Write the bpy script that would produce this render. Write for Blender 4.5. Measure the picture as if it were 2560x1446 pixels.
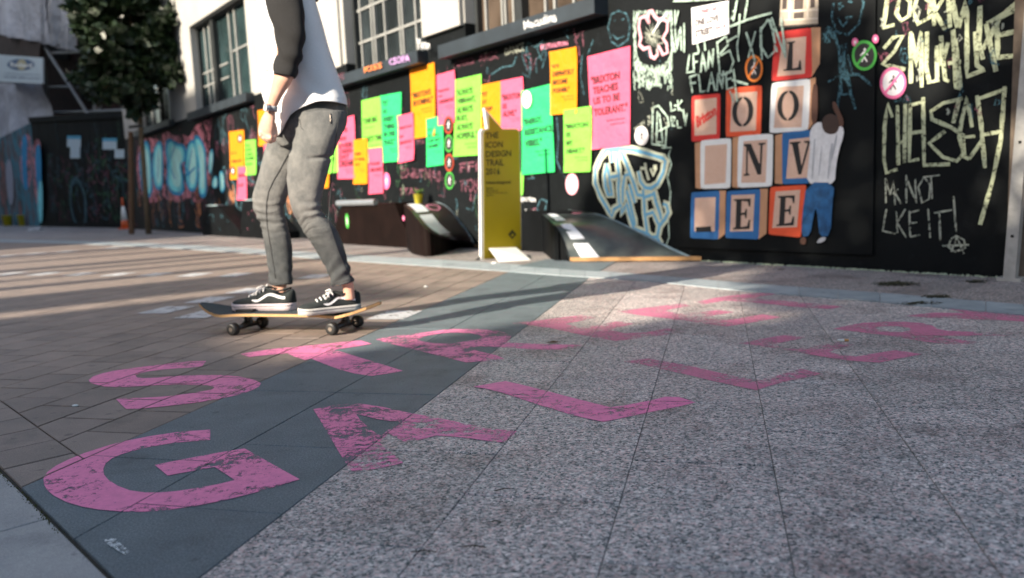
import bpy, bmesh, math, random
from mathutils import Vector, Matrix, noise
from mathutils.geometry import tessellate_polygon
random.seed(7)
R = math.radians
scene = bpy.context.scene
for o in list(bpy.data.objects): bpy.data.objects.remove(o)
COL = scene.collection

# ------------------------------------------------------------------ camera
FPX, HC = 1995.0, 0.62
PITCH, ROLL = R(7.136), R(-2.519)
_f = Vector((0, math.cos(PITCH), -math.sin(PITCH)))
_r0 = Vector((1, 0, 0)); _u0 = _r0.cross(_f)
_i = _r0 * math.cos(ROLL) + _u0 * math.sin(ROLL)      # image right
_j = _r0 * math.sin(ROLL) - _u0 * math.cos(ROLL)      # image down
CAM = Vector((0, 0, HC))
cam = bpy.data.cameras.new('camera'); cam_o = bpy.data.objects.new('camera', cam); COL.objects.link(cam_o)
M = Matrix.Identity(4)
for k in range(3):
    M[k][0] = _i[k]; M[k][1] = -_j[k]; M[k][2] = -_f[k]; M[k][3] = CAM[k]
cam_o.matrix_world = M
cam.sensor_width = 36; cam.lens = FPX / 2560 * 36; cam.clip_end = 600; cam.clip_start = 0.02
cam.dof.use_dof = True; cam.dof.focus_distance = 2.15; cam.dof.aperture_fstop = 2.6
scene.camera = cam_o

# ------------------------------------------------------------------ sky, sun, exposure
SUN_AZ, SUN_EL = R(232), R(27)      # compass azimuth from +Y towards +X
w = bpy.data.worlds.new("World"); scene.world = w; w.use_nodes = True
nt = w.node_tree; nt.nodes.clear()
sky = nt.nodes.new('ShaderNodeTexSky'); sky.sky_type = 'NISHITA'; sky.sun_disc = False
sky.sun_elevation = SUN_EL; sky.sun_rotation = SUN_AZ; sky.air_density = 1.2; sky.dust_density = 2.2; sky.ozone_density = 1.0
bg = nt.nodes.new('ShaderNodeBackground'); bg.inputs[1].default_value = 0.075
wo = nt.nodes.new('ShaderNodeOutputWorld')
nt.links.new(sky.outputs[0], bg.inputs[0]); nt.links.new(bg.outputs[0], wo.inputs[0])
sun = bpy.data.lights.new('sun', 'SUN'); sun.energy = 3.4; sun.angle = R(0.75); sun.color = (1, 0.87, 0.70)
sun_o = bpy.data.objects.new('sun', sun); COL.objects.link(sun_o)
SD = Vector((math.sin(SUN_AZ) * math.cos(SUN_EL), math.cos(SUN_AZ) * math.cos(SUN_EL), math.sin(SUN_EL)))
sun_o.rotation_euler = SD.to_track_quat('Z', 'Y').to_euler(); sun_o.location = (-4, -4, 20)
scene.view_settings.view_transform = 'Standard'; scene.view_settings.look = 'None'
scene.view_settings.gamma = 1; scene.view_settings.use_curve_mapping = False
scene.view_settings.exposure = 1.76

# ------------------------------------------------------------------ places measured on real planes
def ray(x, y): return _i * (x - 1280) + _j * (y - 723) + _f * FPX
def G(x, y, z=0.0):
    d = ray(x, y); return CAM + d * ((z - HC) / d.z)
WA = G(2515, 697); WB = G(860, 603)
WD = (WB - WA).normalized(); WN = Vector((WD.y, -WD.x, 0))
if WN.dot(CAM - WA) < 0: WN = -WN
ZU = Vector((0, 0, 1))
def plane_hit(x, y, p, n):
    d = ray(x, y); return CAM + d * ((p - CAM).dot(n) / d.dot(n))
def UV(x, y, off=0.0):                      # pixel on the painted wall -> metres along and up it
    h = plane_hit(x, y, WA + WN * off, WN); return ((h - WA).dot(WD), h.z)
def WP(u, v, off=0.0): return WA + WD * u + ZU * v + WN * off
TH = R(14.6); CT, ST = math.cos(TH), math.sin(TH)
def AB(a, b, z=0.0): return Vector((a * CT + b * ST, -a * ST + b * CT, z))
def toAB(p): return (p.x * CT - p.y * ST, p.x * ST + p.y * CT)
QD = Vector((-.616, .788, 0)); RD = Vector((.788, .616, 0))
def QR(q, r, z=0.0): return QD * q + RD * r + ZU * z

# ------------------------------------------------------------------ materials
def N(nt, t, **kw):
    n = nt.nodes.new(t)
    for k, v in kw.items(): setattr(n, k, v)
    return n
def ramp(nt, stops, interp='LINEAR'):
    n = nt.nodes.new('ShaderNodeValToRGB'); cr = n.color_ramp; cr.interpolation = interp
    while len(cr.elements) < len(stops): cr.elements.new(0.5)
    for e, (p, c) in zip(cr.elements, stops): e.position = p; e.color = (*c[:3], 1)
    return n
def new_mat(name):
    m = bpy.data.materials.new(name); m.use_nodes = True; nt = m.node_tree
    return m, nt, nt.nodes['Principled BSDF']
def mul(c, k): return tuple(min(1, x * k) for x in c[:3])
def coord(nt, kind='pos', scale=None):
    if kind == 'pos': s = N(nt, 'ShaderNodeNewGeometry').outputs['Position']
    else: s = N(nt, 'ShaderNodeTexCoord').outputs['Object']
    if scale:
        mp = N(nt, 'ShaderNodeMapping'); mp.inputs['Scale'].default_value = scale
        nt.links.new(s, mp.inputs[0]); s = mp.outputs[0]
    return s
def bump(nt, h, bs, strength=.3, dist=.002):
    b = N(nt, 'ShaderNodeBump'); b.inputs['Strength'].default_value = strength; b.inputs['Distance'].default_value = dist
    nt.links.new(h, b.inputs['Height']); nt.links.new(b.outputs[0], bs.inputs['Normal']); return b
def noise_tex(nt, sc, det=4, rough=.55, src=None):
    n = N(nt, 'ShaderNodeTexNoise'); n.inputs['Scale'].default_value = sc; n.inputs['Detail'].default_value = det
    n.inputs['Roughness'].default_value = rough
    nt.links.new(src if src else coord(nt), n.inputs['Vector']); return n
def plain(name, c, rough=.7, var=.18, scale=9, metal=0, b=.15, bs_scale=60, spec=None, bd=.002):
    m, nt, bs = new_mat(name)
    n = noise_tex(nt, scale, 6)
    r = ramp(nt, [(.25, mul(c, 1 - var)), (.75, mul(c, 1 + var))])
    nt.links.new(n.outputs['Fac'], r.inputs[0]); nt.links.new(r.outputs[0], bs.inputs['Base Color'])
    bs.inputs['Roughness'].default_value = rough; bs.inputs['Metallic'].default_value = metal
    if spec is not None: bs.inputs['Specular IOR Level'].default_value = spec
    if b:
        n2 = noise_tex(nt, bs_scale, 5); bump(nt, n2.outputs['Fac'], bs, b, bd)
    return m
def mixc(nt, fac, a, b, mode='MIX'):
    n = N(nt, 'ShaderNodeMix', data_type='RGBA', blend_type=mode)
    for s, v in ((0, fac), (6, a), (7, b)):
        if isinstance(v, (int, float)): n.inputs[s].default_value = v
        elif isinstance(v, tuple): n.inputs[s].default_value = (*v[:3], 1)
        else: nt.links.new(v, n.inputs[s])
    return n.outputs[2]
def piece_var(nt, col, amt=.12):
    oi = N(nt, 'ShaderNodeObjectInfo'); r = ramp(nt, [(0, (1 - amt,) * 3), (1, (1 + amt,) * 3)])
    nt.links.new(oi.outputs['Random'], r.inputs[0])
    return mixc(nt, 1.0, col, r.outputs[0], 'MULTIPLY')
def stains(nt, col, sc=3.0, lo=.50, hi=.70, c=(.3, .3, .3), k=.5):
    n = noise_tex(nt, sc, 8, .65); r = ramp(nt, [(lo, (0, 0, 0)), (hi, (k, k, k))])
    nt.links.new(n.outputs['Fac'], r.inputs[0])
    d = mixc(nt, 1.0, col, c, 'MULTIPLY')
    return mixc(nt, r.outputs[0], col, d)
def gum(nt, col, sc=11, size=.10, c=(.35, .36, .4)):
    v = N(nt, 'ShaderNodeTexVoronoi'); v.inputs['Scale'].default_value = sc; v.inputs['Randomness'].default_value = 1
    nt.links.new(coord(nt), v.inputs['Vector'])
    r = ramp(nt, [(size * .7, (1, 1, 1)), (size, (0, 0, 0))]); nt.links.new(v.outputs['Distance'], r.inputs[0])
    sp = N(nt, 'ShaderNodeSeparateColor'); nt.links.new(v.outputs['Color'], sp.inputs[0])
    g = N(nt, 'ShaderNodeMath', operation='GREATER_THAN'); g.inputs[1].default_value = .80; nt.links.new(sp.outputs[0], g.inputs[0])
    mm = N(nt, 'ShaderNodeMath', operation='MULTIPLY'); nt.links.new(r.outputs[0], mm.inputs[0]); nt.links.new(g.outputs[0], mm.inputs[1])
    m2 = N(nt, 'ShaderNodeMath', operation='MULTIPLY'); m2.inputs[1].default_value = .6; nt.links.new(mm.outputs[0], m2.inputs[0])
    return mixc(nt, m2.outputs[0], col, mixc(nt, 1.0, col, c, 'MULTIPLY'))

def granite_mat(name='granite', base=1.0, pink=1.0, per_piece=True):
    m, nt, bs = new_mat(name)
    nz = noise_tex(nt, 95, 3)
    off = N(nt, 'ShaderNodeVectorMath', operation='SCALE'); off.inputs['Scale'].default_value = .012
    nt.links.new(nz.outputs['Color'], off.inputs[0])
    ad = N(nt, 'ShaderNodeVectorMath', operation='ADD'); nt.links.new(off.outputs[0], ad.inputs[0]); nt.links.new(coord(nt), ad.inputs[1])
    v = N(nt, 'ShaderNodeTexVoronoi'); v.inputs['Scale'].default_value = 215; nt.links.new(ad.outputs[0], v.inputs['Vector'])
    sp = N(nt, 'ShaderNodeSeparateColor'); nt.links.new(v.outputs['Color'], sp.inputs[0])
    k = base
    r = ramp(nt, [(0, (.05*k, .07*k, .08*k)), (.15, (.17*k, .19*k, .20*k)), (.32, (.30*k, .29*k, .295*k)), (.55, (.42*k*pink, .335*k, .335*k)),
                  (.74, (.44*k, .43*k, .435*k)), (.90, (.52*k, .51*k, .515*k))], 'CONSTANT')
    nt.links.new(sp.outputs[0], r.inputs[0])
    # clumping of minerals
    n2 = noise_tex(nt, 60, 3); r2 = ramp(nt, [(.36, (.62, .66, .69)), (.58, (1.10, 1.09, 1.08))]); nt.links.new(n2.outputs['Fac'], r2.inputs[0])
    c = mixc(nt, 1.0, r.outputs[0], r2.outputs[0], 'MULTIPLY')
    n3 = noise_tex(nt, 5, 5); r3 = ramp(nt, [(.3, (.84, .86, .88)), (.7, (1.1, 1.06, 1.06))]); nt.links.new(n3.outputs['Fac'], r3.inputs[0])
    c = mixc(nt, 1.0, c, r3.outputs[0], 'MULTIPLY')
    c = stains(nt, c, 2.6, .50, .68, (.50, .44, .44), .85)
    c = stains(nt, c, 21, .60, .70, (.40, .38, .38), .8)
    c = gum(nt, c, 6, .10)
    if per_piece: c = piece_var(nt, c, .12)
    c = mixc(nt, 1.0, c, (1.0, .955, .90), 'MULTIPLY')
    nt.links.new(c, bs.inputs['Base Color']); bs.inputs['Roughness'].default_value = .62
    n4 = noise_tex(nt, 320, 3); bump(nt, n4.outputs['Fac'], bs, .35, .0012)
    return m
def stone_mat(name, c, speck=.25, gumk=True, pv=.10, sc=420):
    m, nt, bs = new_mat(name)
    n = noise_tex(nt, sc, 3); r = ramp(nt, [(.3, mul(c, 1 - speck)), (.52, c), (.72, mul(c, 1 + speck * 1.4))]); nt.links.new(n.outputs['Fac'], r.inputs[0])
    n2 = noise_tex(nt, 7, 6, .6); r2 = ramp(nt, [(.3, (.82, .83, .85)), (.7, (1.14, 1.12, 1.12))]); nt.links.new(n2.outputs['Fac'], r2.inputs[0])
    cc = mixc(nt, 1.0, r.outputs[0], r2.outputs[0], 'MULTIPLY')
    cc = stains(nt, cc, 4.5, .55, .72, (.55, .55, .56), .8)
    cc = stains(nt, cc, 17, .62, .68, (.45, .46, .48), .8)
    if gumk: cc = gum(nt, cc, 9, .12)
    if pv: cc = piece_var(nt, cc, pv)
    nt.links.new(cc, bs.inputs['Base Color']); bs.inputs['Roughness'].default_value = .66
    n4 = noise_tex(nt, 260, 4); bump(nt, n4.outputs['Fac'], bs, .35, .0015)
    return m
def worn_paint(name, c, lo=.40, hi=.47, sc=(14, 34), rough=.6, var=.12, edge=260, amax=1.0):
    """flat paint that has rubbed off in patches and specks: alpha from noise fixed to the surface"""
    m, nt, bs = new_mat(name)
    n1 = noise_tex(nt, sc[0], 8, .72); n2 = noise_tex(nt, sc[1], 8, .8); n3 = noise_tex(nt, edge, 3, .6)
    a = N(nt, 'ShaderNodeMath', operation='MULTIPLY'); nt.links.new(n1.outputs['Fac'], a.inputs[0]); nt.links.new(n2.outputs['Fac'], a.inputs[1])
    b = N(nt, 'ShaderNodeMath', operation='MULTIPLY_ADD'); b.inputs[1].default_value = .16; nt.links.new(n3.outputs['Fac'], b.inputs[0]); 
    sq = N(nt, 'ShaderNodeMath', operation='POWER'); sq.inputs[1].default_value = .5; nt.links.new(a.outputs[0], sq.inputs[0])
    sb = N(nt, 'ShaderNodeMath', operation='SUBTRACT'); sb.inputs[1].default_value = .08; nt.links.new(sq.outputs[0], sb.inputs[0]); nt.links.new(sb.outputs[0], b.inputs[2])
    r = ramp(nt, [(lo, (0, 0, 0)), (hi, (amax,)*3)]); nt.links.new(b.outputs[0], r.inputs[0])
    nt.links.new(r.outputs[0], bs.inputs['Alpha'])
    v = noise_tex(nt, 40, 6, .7); rc = ramp(nt, [(.3, mul(c, 1 - var)), (.7, mul(c, 1 + var))]); nt.links.new(v.outputs['Fac'], rc.inputs[0])
    nt.links.new(rc.outputs[0], bs.inputs['Base Color']); bs.inputs['Roughness'].default_value = rough
    n4 = noise_tex(nt, 260, 4); bump(nt, n4.outputs['Fac'], bs, .25, .001)
    return m
def paper(name, c):
    m, nt, bs = new_mat(name)
    n = noise_tex(nt, 3, 4); r = ramp(nt, [(.3, mul(c, .93)), (.7, mul(c, 1.05))]); nt.links.new(n.outputs['Fac'], r.inputs[0])
    nt.links.new(r.outputs[0], bs.inputs['Base Color']); bs.inputs['Roughness'].default_value = .48
    n2 = noise_tex(nt, 9, 4); bump(nt, n2.outputs['Fac'], bs, .9, .02)
    return m

# ------------------------------------------------------------------ object helpers
def link(o, parent=None):
    COL.objects.link(o)
    if parent is not None: o.parent = parent
    return o
def meshobj(name, verts, faces, m=None, parent=None, smooth=False):
    me = bpy.data.meshes.new(name); me.from_pydata([tuple(v) for v in verts], [], faces); me.update()
    if m: me.materials.append(m)
    if smooth:
        for p in me.polygons: p.use_smooth = True
    return link(bpy.data.objects.new(name, me), parent)
class MB:
    def __init__(s): s.v = []; s.f = []
    def add(s, vs, fs):
        b = len(s.v); s.v += [Vector(v) for v in vs]; s.f += [tuple(b + i for i in f) for f in fs]; return s
    def box(s, o, ax, ay, az):                       # corner + three edge vectors
        o = Vector(o); ax, ay, az = Vector(ax), Vector(ay), Vector(az)
        if ax.cross(ay).dot(az) < 0: o = o + ax; ax = -ax
        vs = [o, o+ax, o+ax+ay, o+ay, o+az, o+ax+az, o+ax+ay+az, o+ay+az]
        return s.add(vs, [(3,2,1,0),(4,5,6,7),(0,1,5,4),(1,2,6,5),(2,3,7,6),(3,0,4,7)])
    def cbox(s, c, dx, dy, dz, X=Vector((1,0,0)), Y=Vector((0,1,0)), Z=Vector((0,0,1))):
        c = Vector(c); return s.box(c - X*dx/2 - Y*dy/2 - Z*dz/2, X*dx, Y*dy, Z*dz)
    def prism(s, pts, h):                            # pts: 3D loop, h: extrusion vector
        n = len(pts); h = Vector(h); top = [Vector(p) + h for p in pts]; pts = [Vector(p) for p in pts]
        nn = Vector((0,0,0))
        for k in range(n): nn += pts[k].cross(pts[(k+1) % n])
        if nn.dot(h) < 0: pts.reverse(); top.reverse()
        return s.add(pts + top, [tuple(range(n-1, -1, -1)), tuple(range(n, 2*n))] + [(k, (k+1) % n, n+(k+1) % n, n+k) for k in range(n)])
    def tube(s, pts, rad, n=8):
        pts = [Vector(p) for p in pts]; rings = []
        rr = rad if isinstance(rad, (list, tuple)) else [rad] * len(pts)
        for k, p in enumerate(pts):
            t = (pts[min(k+1, len(pts)-1)] - pts[max(k-1, 0)]).normalized()
            a = t.cross(Vector((.13, .37, .9))).normalized(); b = t.cross(a)
            rings.append([p + (a*math.cos(2*math.pi*q/n) + b*math.sin(2*math.pi*q/n)) * rr[k] for q in range(n)])
        return s.loft(rings)
    def loft(s, rings, cap=True):
        n = len(rings[0]); vs = [v for r_ in rings for v in r_]; fs = []
        for k in range(len(rings)-1):
            for q in range(n):
                fs.append((k*n+q, k*n+(q+1) % n, (k+1)*n+(q+1) % n, (k+1)*n+q))
        if cap: fs.append(tuple(range(n-1, -1, -1))); fs.append(tuple((len(rings)-1)*n+q for q in range(n)))
        return s.add(vs, fs)
    def cyl(s, a, b, r1, r2=None, n=16): return s.tube([a, b], [r1, r1 if r2 is None else r2], n)
    def build(s, name, m=None, parent=None, smooth=False): return meshobj(name, s.v, s.f, m, parent, smooth)
def tag(o, label=None, cat=None, group=None, kind=None):
    if label: o['label'] = label
    if cat: o['category'] = cat
    if group: o['group'] = group
    if kind: o['kind'] = kind
    return o
def empty(name, loc, label=None, cat=None, group=None, kind=None):
    o = bpy.data.objects.new(name, None); o.location = loc; o.empty_display_size = .1; COL.objects.link(o)
    return tag(o, label, cat, group, kind)
_fixed = []
def adopt(child, parent):      # parent keeping world geometry (parents are only translated empties)
    child.parent = parent; child.location = child.location - parent.location; return child
def flat(pts, m, name, parent=None, double=False):
    """triangulated flat polygon through 3D loop(s): first loop outline, rest holes"""
    loops = pts if isinstance(pts[0], (list, tuple)) and not isinstance(pts[0], Vector) and isinstance(pts[0][0], Vector) else [pts]
    vs = [Vector(v) for lp in loops for v in lp]
    tris = tessellate_polygon([[Vector(v) for v in lp] for lp in loops])
    return meshobj(name, vs, [tuple(t) for t in tris], m, parent)
def smooth_loop(P, it=2):
    for _ in range(it):
        Q = []
        for k in range(len(P)):
            a, b = P[k], P[(k+1) % len(P)]
            Q += [(a[0]*.75+b[0]*.25, a[1]*.75+b[1]*.25), (a[0]*.25+b[0]*.75, a[1]*.25+b[1]*.75)]
        P = Q
    return P
def clip_half(P, nx, ny, c):        # keep nx*x+ny*y<=c
    out = []
    for k in range(len(P)):
        a, b = P[k], P[(k+1) % len(P)]; da = nx*a[0]+ny*a[1]-c; db = nx*b[0]+ny*b[1]-c
        if da <= 0: out.append(a)
        if (da < 0 < db) or (db < 0 < da):
            t = da/(da-db); out.append((a[0]+(b[0]-a[0])*t, a[1]+(b[1]-a[1])*t))
    return out
def clip_convex(P, Cv):             # Cv counter-clockwise
    for k in range(len(Cv)):
        a, b = Cv[k], Cv[(k+1) % len(Cv)]; nx, ny = b[1]-a[1], -(b[0]-a[0])
        P = clip_half(P, nx, ny, nx*a[0]+ny*a[1])
        if len(P) < 3: return []
    return P
# ================================================================== PAVING
granite = granite_mat('granite', 1.38, 1.0)
slate = stone_mat('blue_grey_stone', (.108, .142, .160), .42, pv=.06, sc=240)
paver_m = stone_mat('brown_paver', (.205, .166, .143), .25, pv=.14, sc=330)
grey_slab = stone_mat('pale_grey_slab', (.31, .32, .32), .20, pv=.04)
strip_m = stone_mat('blue_grey_kerb_stone', (.27, .32, .345), .15, pv=.06)
far_m = granite_mat('far_granite', .92, 1.0, True)
grit = plain('joint_grit', (.045, .038, .028), .95, .4, 60, b=.5, bs_scale=200)
whitep = worn_paint('white_road_paint', (.52, .54, .57), .42, .47, amax=.9)
pinkp = worn_paint('worn_pink_paint', (.80, .21, .42), .430, .462, sc=(5, 46), var=.14, edge=300, amax=.94)
pinkp2 = worn_paint('faded_shaded_pink_paint', (.66, .205, .34), .455, .495, sc=(4, 60), var=.16, edge=300, amax=.80)  # right-hand letters: fading, plus part shade put into the colour
pinkp3 = worn_paint('heavily_worn_pink_paint', (.78, .21, .41), .466, .498, sc=(7, 55), var=.14, edge=300, amax=.92)

g = meshobj('ground', [(-120, -60, -.006), (120, -60, -.006), (120, 140, -.006), (-120, 140, -.006)], [(0, 1, 2, 3)], grit); tag(g, kind='structure')
CELLS = []      # convex cells in (a,b) used to clip the painted letters at every joint
def slab_mesh(P, name, m, ch=.0015, dep=.03, z=0.0):
    """slab with chamfered edges from a convex CCW outline in local (a,b) about its centre"""
    n = len(P); cx = sum(p[0] for p in P)/n; cy = sum(p[1] for p in P)/n
    vs = []
    for (k_in, zz) in ((0, z-dep), (0, z-ch), (1, z)):
        for p in P:
            dx, dy = p[0]-cx, p[1]-cy; L = math.hypot(dx, dy) or 1; s = 1 - (ch*1.4/L if k_in else 0)
            v = AB(cx+dx*s, cy+dy*s, zz); vs.append(v)
    fs = [tuple(2*n+q for q in range(n))]
    for l in (0, 1):
        for q in range(n): fs.append((l*n+q, l*n+(q+1) % n, (l+1)*n+(q+1) % n, (l+1)*n+q))
    me = bpy.data.meshes.new(name); me.from_pydata([tuple(v) for v in vs], [], fs); me.materials.append(m); me.update()
    return me
OUT_N = (-.626, -1.0); OUT_C = -.626*-1.531 - 1.401      # keep side: above the diagonal edge
def rect(a0, b0, a1, b1, j): return [(a0+j, b0+j), (a1-j, b0+j), (a1-j, b1-j), (a0+j, b1-j)]
def field(name, label, rects, m, j, diag=None, maxn=290, key=None):
    root = empty(name, (0, 0, 0), kind='structure')
    items = []
    for (a0, b0, a1, b1) in rects:
        P = rect(a0, b0, a1, b1, j)
        full = True
        if diag:
            Q = clip_half(P, *diag)
            if len(Q) < 3: continue
            full = len(Q) == 4 and all(abs(x[0]-y[0])+abs(x[1]-y[1]) < 1e-6 for x, y in zip(P, Q)); P = Q
        items.append((P, full, (a0, b0, a1, b1)))
    items.sort(key=key or (lambda it: AB((it[2][0]+it[2][2])/2, (it[2][1]+it[2][3])/2).length + (50 if AB(it[2][2], it[2][3]).y < .6 else 0)))
    shared = {}; rest = MB()
    for idx, (P, full, r_) in enumerate(items):
        CELLS.append(P)
        cx = (r_[0]+r_[2])/2; cy = (r_[1]+r_[3])/2
        if idx < maxn:
            dz = random.uniform(-.0006, .0006)
            keyd = (round(r_[2]-r_[0], 3), round(r_[3]-r_[1], 3))
            if full:
                if keyd not in shared: shared[keyd] = slab_mesh([(p[0]-cx, p[1]-cy) for p in P], label, m)
                me = shared[keyd]
            else: me = slab_mesh([(p[0]-cx, p[1]-cy) for p in P], label, m)
            o = bpy.data.objects.new(label, me); o.location = AB(cx, cy, dz); link(o, root)
        else:
            me = slab_mesh(P, 'tmp', m); rest.add([v.co for v in me.vertices], [tuple(p.vertices) for p in me.polygons]); bpy.data.meshes.remove(me)
    if rest.v:
        o = rest.build(label + '_rows', m, root); tag(o, kind='stuff')
    return root
def strip_b(a):      # rough b of the curved kerb at a given a
    pts = [(-14.2, 13.2), (-11, 11.9), (-7.9, 10.1), (-5.6, 8.5), (-3.28, 6.93), (-1.8, 6.0), (-1.07, 5.5), (-.48, 5.12), (.22, 4.47), (.76, 4.15), (1.24, 3.72), (6, .5)]
    for (x0, y0), (x1, y1) in zip(pts, pts[1:]):
        if a <= x1: return y0 + (y1-y0)*(a-x0)/(x1-x0)
    return .5
# pink granite slabs, brick bond 0.3 x 0.5
rs = []
cols = [-.843, -.512] + [-.192 + .3035*k for k in range(12)]
for k in range(len(cols)-1):
    b0 = -.25 if k % 2 == 0 else 0.0
    for q in range(-3, 16):
        b = b0 + .5*q - .0
        if b < strip_b(cols[k]) + .35: rs.append((cols[k], b+.0012, cols[k+1], b+.4988))
field('granite_paving', 'granite_slab', rs, granite, .0010, None, 220)
MB().add([AB(-.84, -3, -.0024), AB(6, -3, -.0024), AB(6, 4, -.0024), AB(-.84, 6, -.0024)], [(0, 1, 2, 3)]).build('joint_mortar', plain('pale_mortar', (.15, .145, .135), .95, .5, 30, b=.4), bpy.data.objects['granite_paving'])
# blue-grey stone band
rs = []
for k, (a0, a1) in enumerate(((-1.531, -1.186), (-1.186, -.843))):
    b = 1.613 - 3*.655 if k == 0 else 1.35 - 1.2
    bb = [.3, .96, 1.613, 2.267, 2.9, 3.4, 4.0, 4.6, 5.2, 5.8] if k == 0 else [.2, .8, 1.352, 1.748, 2.266, 2.85, 3.45, 4.05, 4.65, 5.25, 5.85]
    for b0, b1 in zip(bb, bb[1:]): rs.append((a0, b0, a1, b1))
field('stone_band', 'band_stone', rs, slate, .0014, (OUT_N[0], OUT_N[1], OUT_C))
# brown pavers in running rows, cut along the diagonal border
rs = []
INN_C = -.626*-1.567 - 1.607
for k in range(70):
    a1 = -1.531 - .1885*k; a0 = a1 - .1885
    st = 1.81 + .104*(k % 2) + .010*((k*7) % 3 - 1)
    for q in range(-14, 70):
        b0 = st + .2085*q; b1 = b0 + .2085
        if b0 > strip_b(a1) + .1: break
        if b1 < 0.5: continue
        rs.append((a0, b0, a1, b1))
field('brown_paving', 'paver', rs, paver_m, .0034, (OUT_N[0], OUT_N[1], INN_C - .004), 290)
# border course between the two diagonal lines, cross joints square to it
bc = empty('paver_border', (0, 0, 0), kind='structure')
du = Vector((-.8476, .5306)); dn = Vector((-.5306, -.8476)); p0 = Vector((-1.531, 1.584))
wd = .158; L = [-.10, .085, .255, .43, .60] + [.60 + .18*k for k in range(1, 48)]
for s0, s1 in zip(L, L[1:]):
    P = [tuple(p0 + du*(s0+.003)), tuple(p0 + du*(s1-.003)), tuple(p0 + du*(s1-.003) + dn*(wd-.004)), tuple(p0 + du*(s0+.003) + dn*(wd-.004))]
    P = clip_half(P, 1, 0, -1.536)
    if len(P) < 3: continue
    ar = sum(P[k][0]*P[(k+1) % len(P)][1] - P[(k+1) % len(P)][0]*P[k][1] for k in range(len(P)))
    if ar < 0: P = P[::-1]
    CELLS.append(P); cx = sum(p[0] for p in P)/len(P); cy = sum(p[1] for p in P)/len(P)
    o = bpy.data.objects.new('border_paver', slab_mesh([(p[0]-cx, p[1]-cy) for p in P], 'border_paver', paver_m)); o.location = AB(cx, cy, random.uniform(-.001, .001)); link(o, bc)
# pale slabs beyond the border (bottom-left corner)
gs = empty('grey_slab_paving', (0, 0, 0), kind='structure')
q0 = Vector((-1.531, 1.399)) + dn*.007
for iu in range(-3, 10):
    for iv in range(0, 5):
        s0, s1 = -.25 + .9*iu, -.25 + .9*(iu+1); t0, t1 = .6*iv, .6*(iv+1)
        P = [q0+du*(s0+.003)+dn*t0, q0+du*(s1-.003)+dn*t0, q0+du*(s1-.003)+dn*(t1-.006), q0+du*(s0+.003)+dn*(t1-.006)]
        P = [tuple(p) for p in P]
        ar = sum(P[k][0]*P[(k+1) % 4][1] - P[(k+1) % 4][0]*P[k][1] for k in range(4))
        if ar < 0: P = P[::-1]
        if max(p[1] for p in P) < -.6: continue
        P2 = clip_half(P, 1, 0, -.85)
        if len(P2) < 3: continue
        cx = sum(p[0] for p in P2)/len(P2); cy = sum(p[1] for p in P2)/len(P2)
        o = bpy.data.objects.new('pale_slab', slab_mesh([(p[0]-cx, p[1]-cy) for p in P2], 'pale_slab', grey_slab, z=-.001)); o.location = AB(cx, cy); link(o, gs)

# curved flush kerb of blue-grey stones, and the pavement between it and the wall
lowp = [(0, 606), (200, 611), (400, 620), (600, 633), (900, 655), (1200, 675), (1400, 690), (1600, 703), (1900, 733), (2200, 757), (2560, 791)]
upp = [(0, 600), (200, 604), (400, 611), (600, 621), (900, 640), (1200, 657), (1400, 672), (1600, 688), (1900, 713), (2200, 735), (2560, 765)]
def resample(P, n):
    out = []
    for k in range(n):
        t = k/(n-1)*(len(P)-1); i0 = min(int(t), len(P)-2); f = t-i0
        p_1 = P[max(i0-1, 0)]; a = P[i0]; b = P[i0+1]; c2 = P[min(i0+2, len(P)-1)]
        out.append(tuple(.5*((2*a[d]) + (-p_1[d]+b[d])*f + (2*p_1[d]-5*a[d]+4*b[d]-c2[d])*f*f + (-p_1[d]+3*a[d]-3*b[d]+c2[d])*f**3) for d in range(2)))
    return out
lo3 = [G(*p) for p in resample(lowp, 31)]; up3 = [G(*p) for p in resample(upp, 31)]
ext = (lo3[-1]-lo3[-6]).normalized(); lo3 += [lo3[-1]+ext*.45*k for k in range(1, 9)]; up3 += [up3[-1]+ext*.45*k for k in range(1, 9)]
ext = (lo3[0]-lo3[1]).normalized(); lo3 = [lo3[0]+ext*3*k for k in range(6, 0, -1)] + lo3; up3 = [up3[0]+ext*3*k for k in range(6, 0, -1)] + up3
ks = empty('kerb_strip', (0, 0, 0), kind='structure')
for k in range(0, len(lo3)-1):
    a, b, c_, d_ = [Vector(v) for v in (lo3[k], lo3[k+1], up3[k+1], up3[k])]
    e = (b-a).normalized()*.0015; a += e; d_ += e; b -= e; c_ -= e
    mb = MB(); mb.prism([Vector((v.x, v.y, -.02)) for v in (a, b, c_, d_)], (0, 0, .026)); mb.build('kerb_stone', strip_m, ks)
# pavement panels between kerb strip and wall (slabs 0.6 wide fanned out to the wall)
fp = empty('wall_side_pavement', (0, 0, 0), kind='structure')
prev = None
for k in range(0, len(up3)):
    p = up3[k]; u = (p-WA).dot(WD); wpt = WA + WD*u + WN*.0
    cur = (Vector(p), Vector((wpt.x, wpt.y, 0)))
    if prev:
        (a, d_), (b, c_) = prev, cur
        nrow = max(1, int(((d_-a).length)/.7))
        for q in range(nrow):
            f0, f1 = q/nrow, (q+1)/nrow
            P = [a.lerp(d_, f0), b.lerp(c_, f0), b.lerp(c_, f1), a.lerp(d_, f1)]
            c0 = sum(P, Vector())/4; P = [c0 + (v-c0)*(1 - .003/max((v-c0).length, .01)) for v in P]
            P = [Vector((v.x, v.y, -.02)) for v in P]
            MB().prism(P, (0, 0, .0225)).build('pavement_slab', far_m, fp)
    prev = cur
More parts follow.
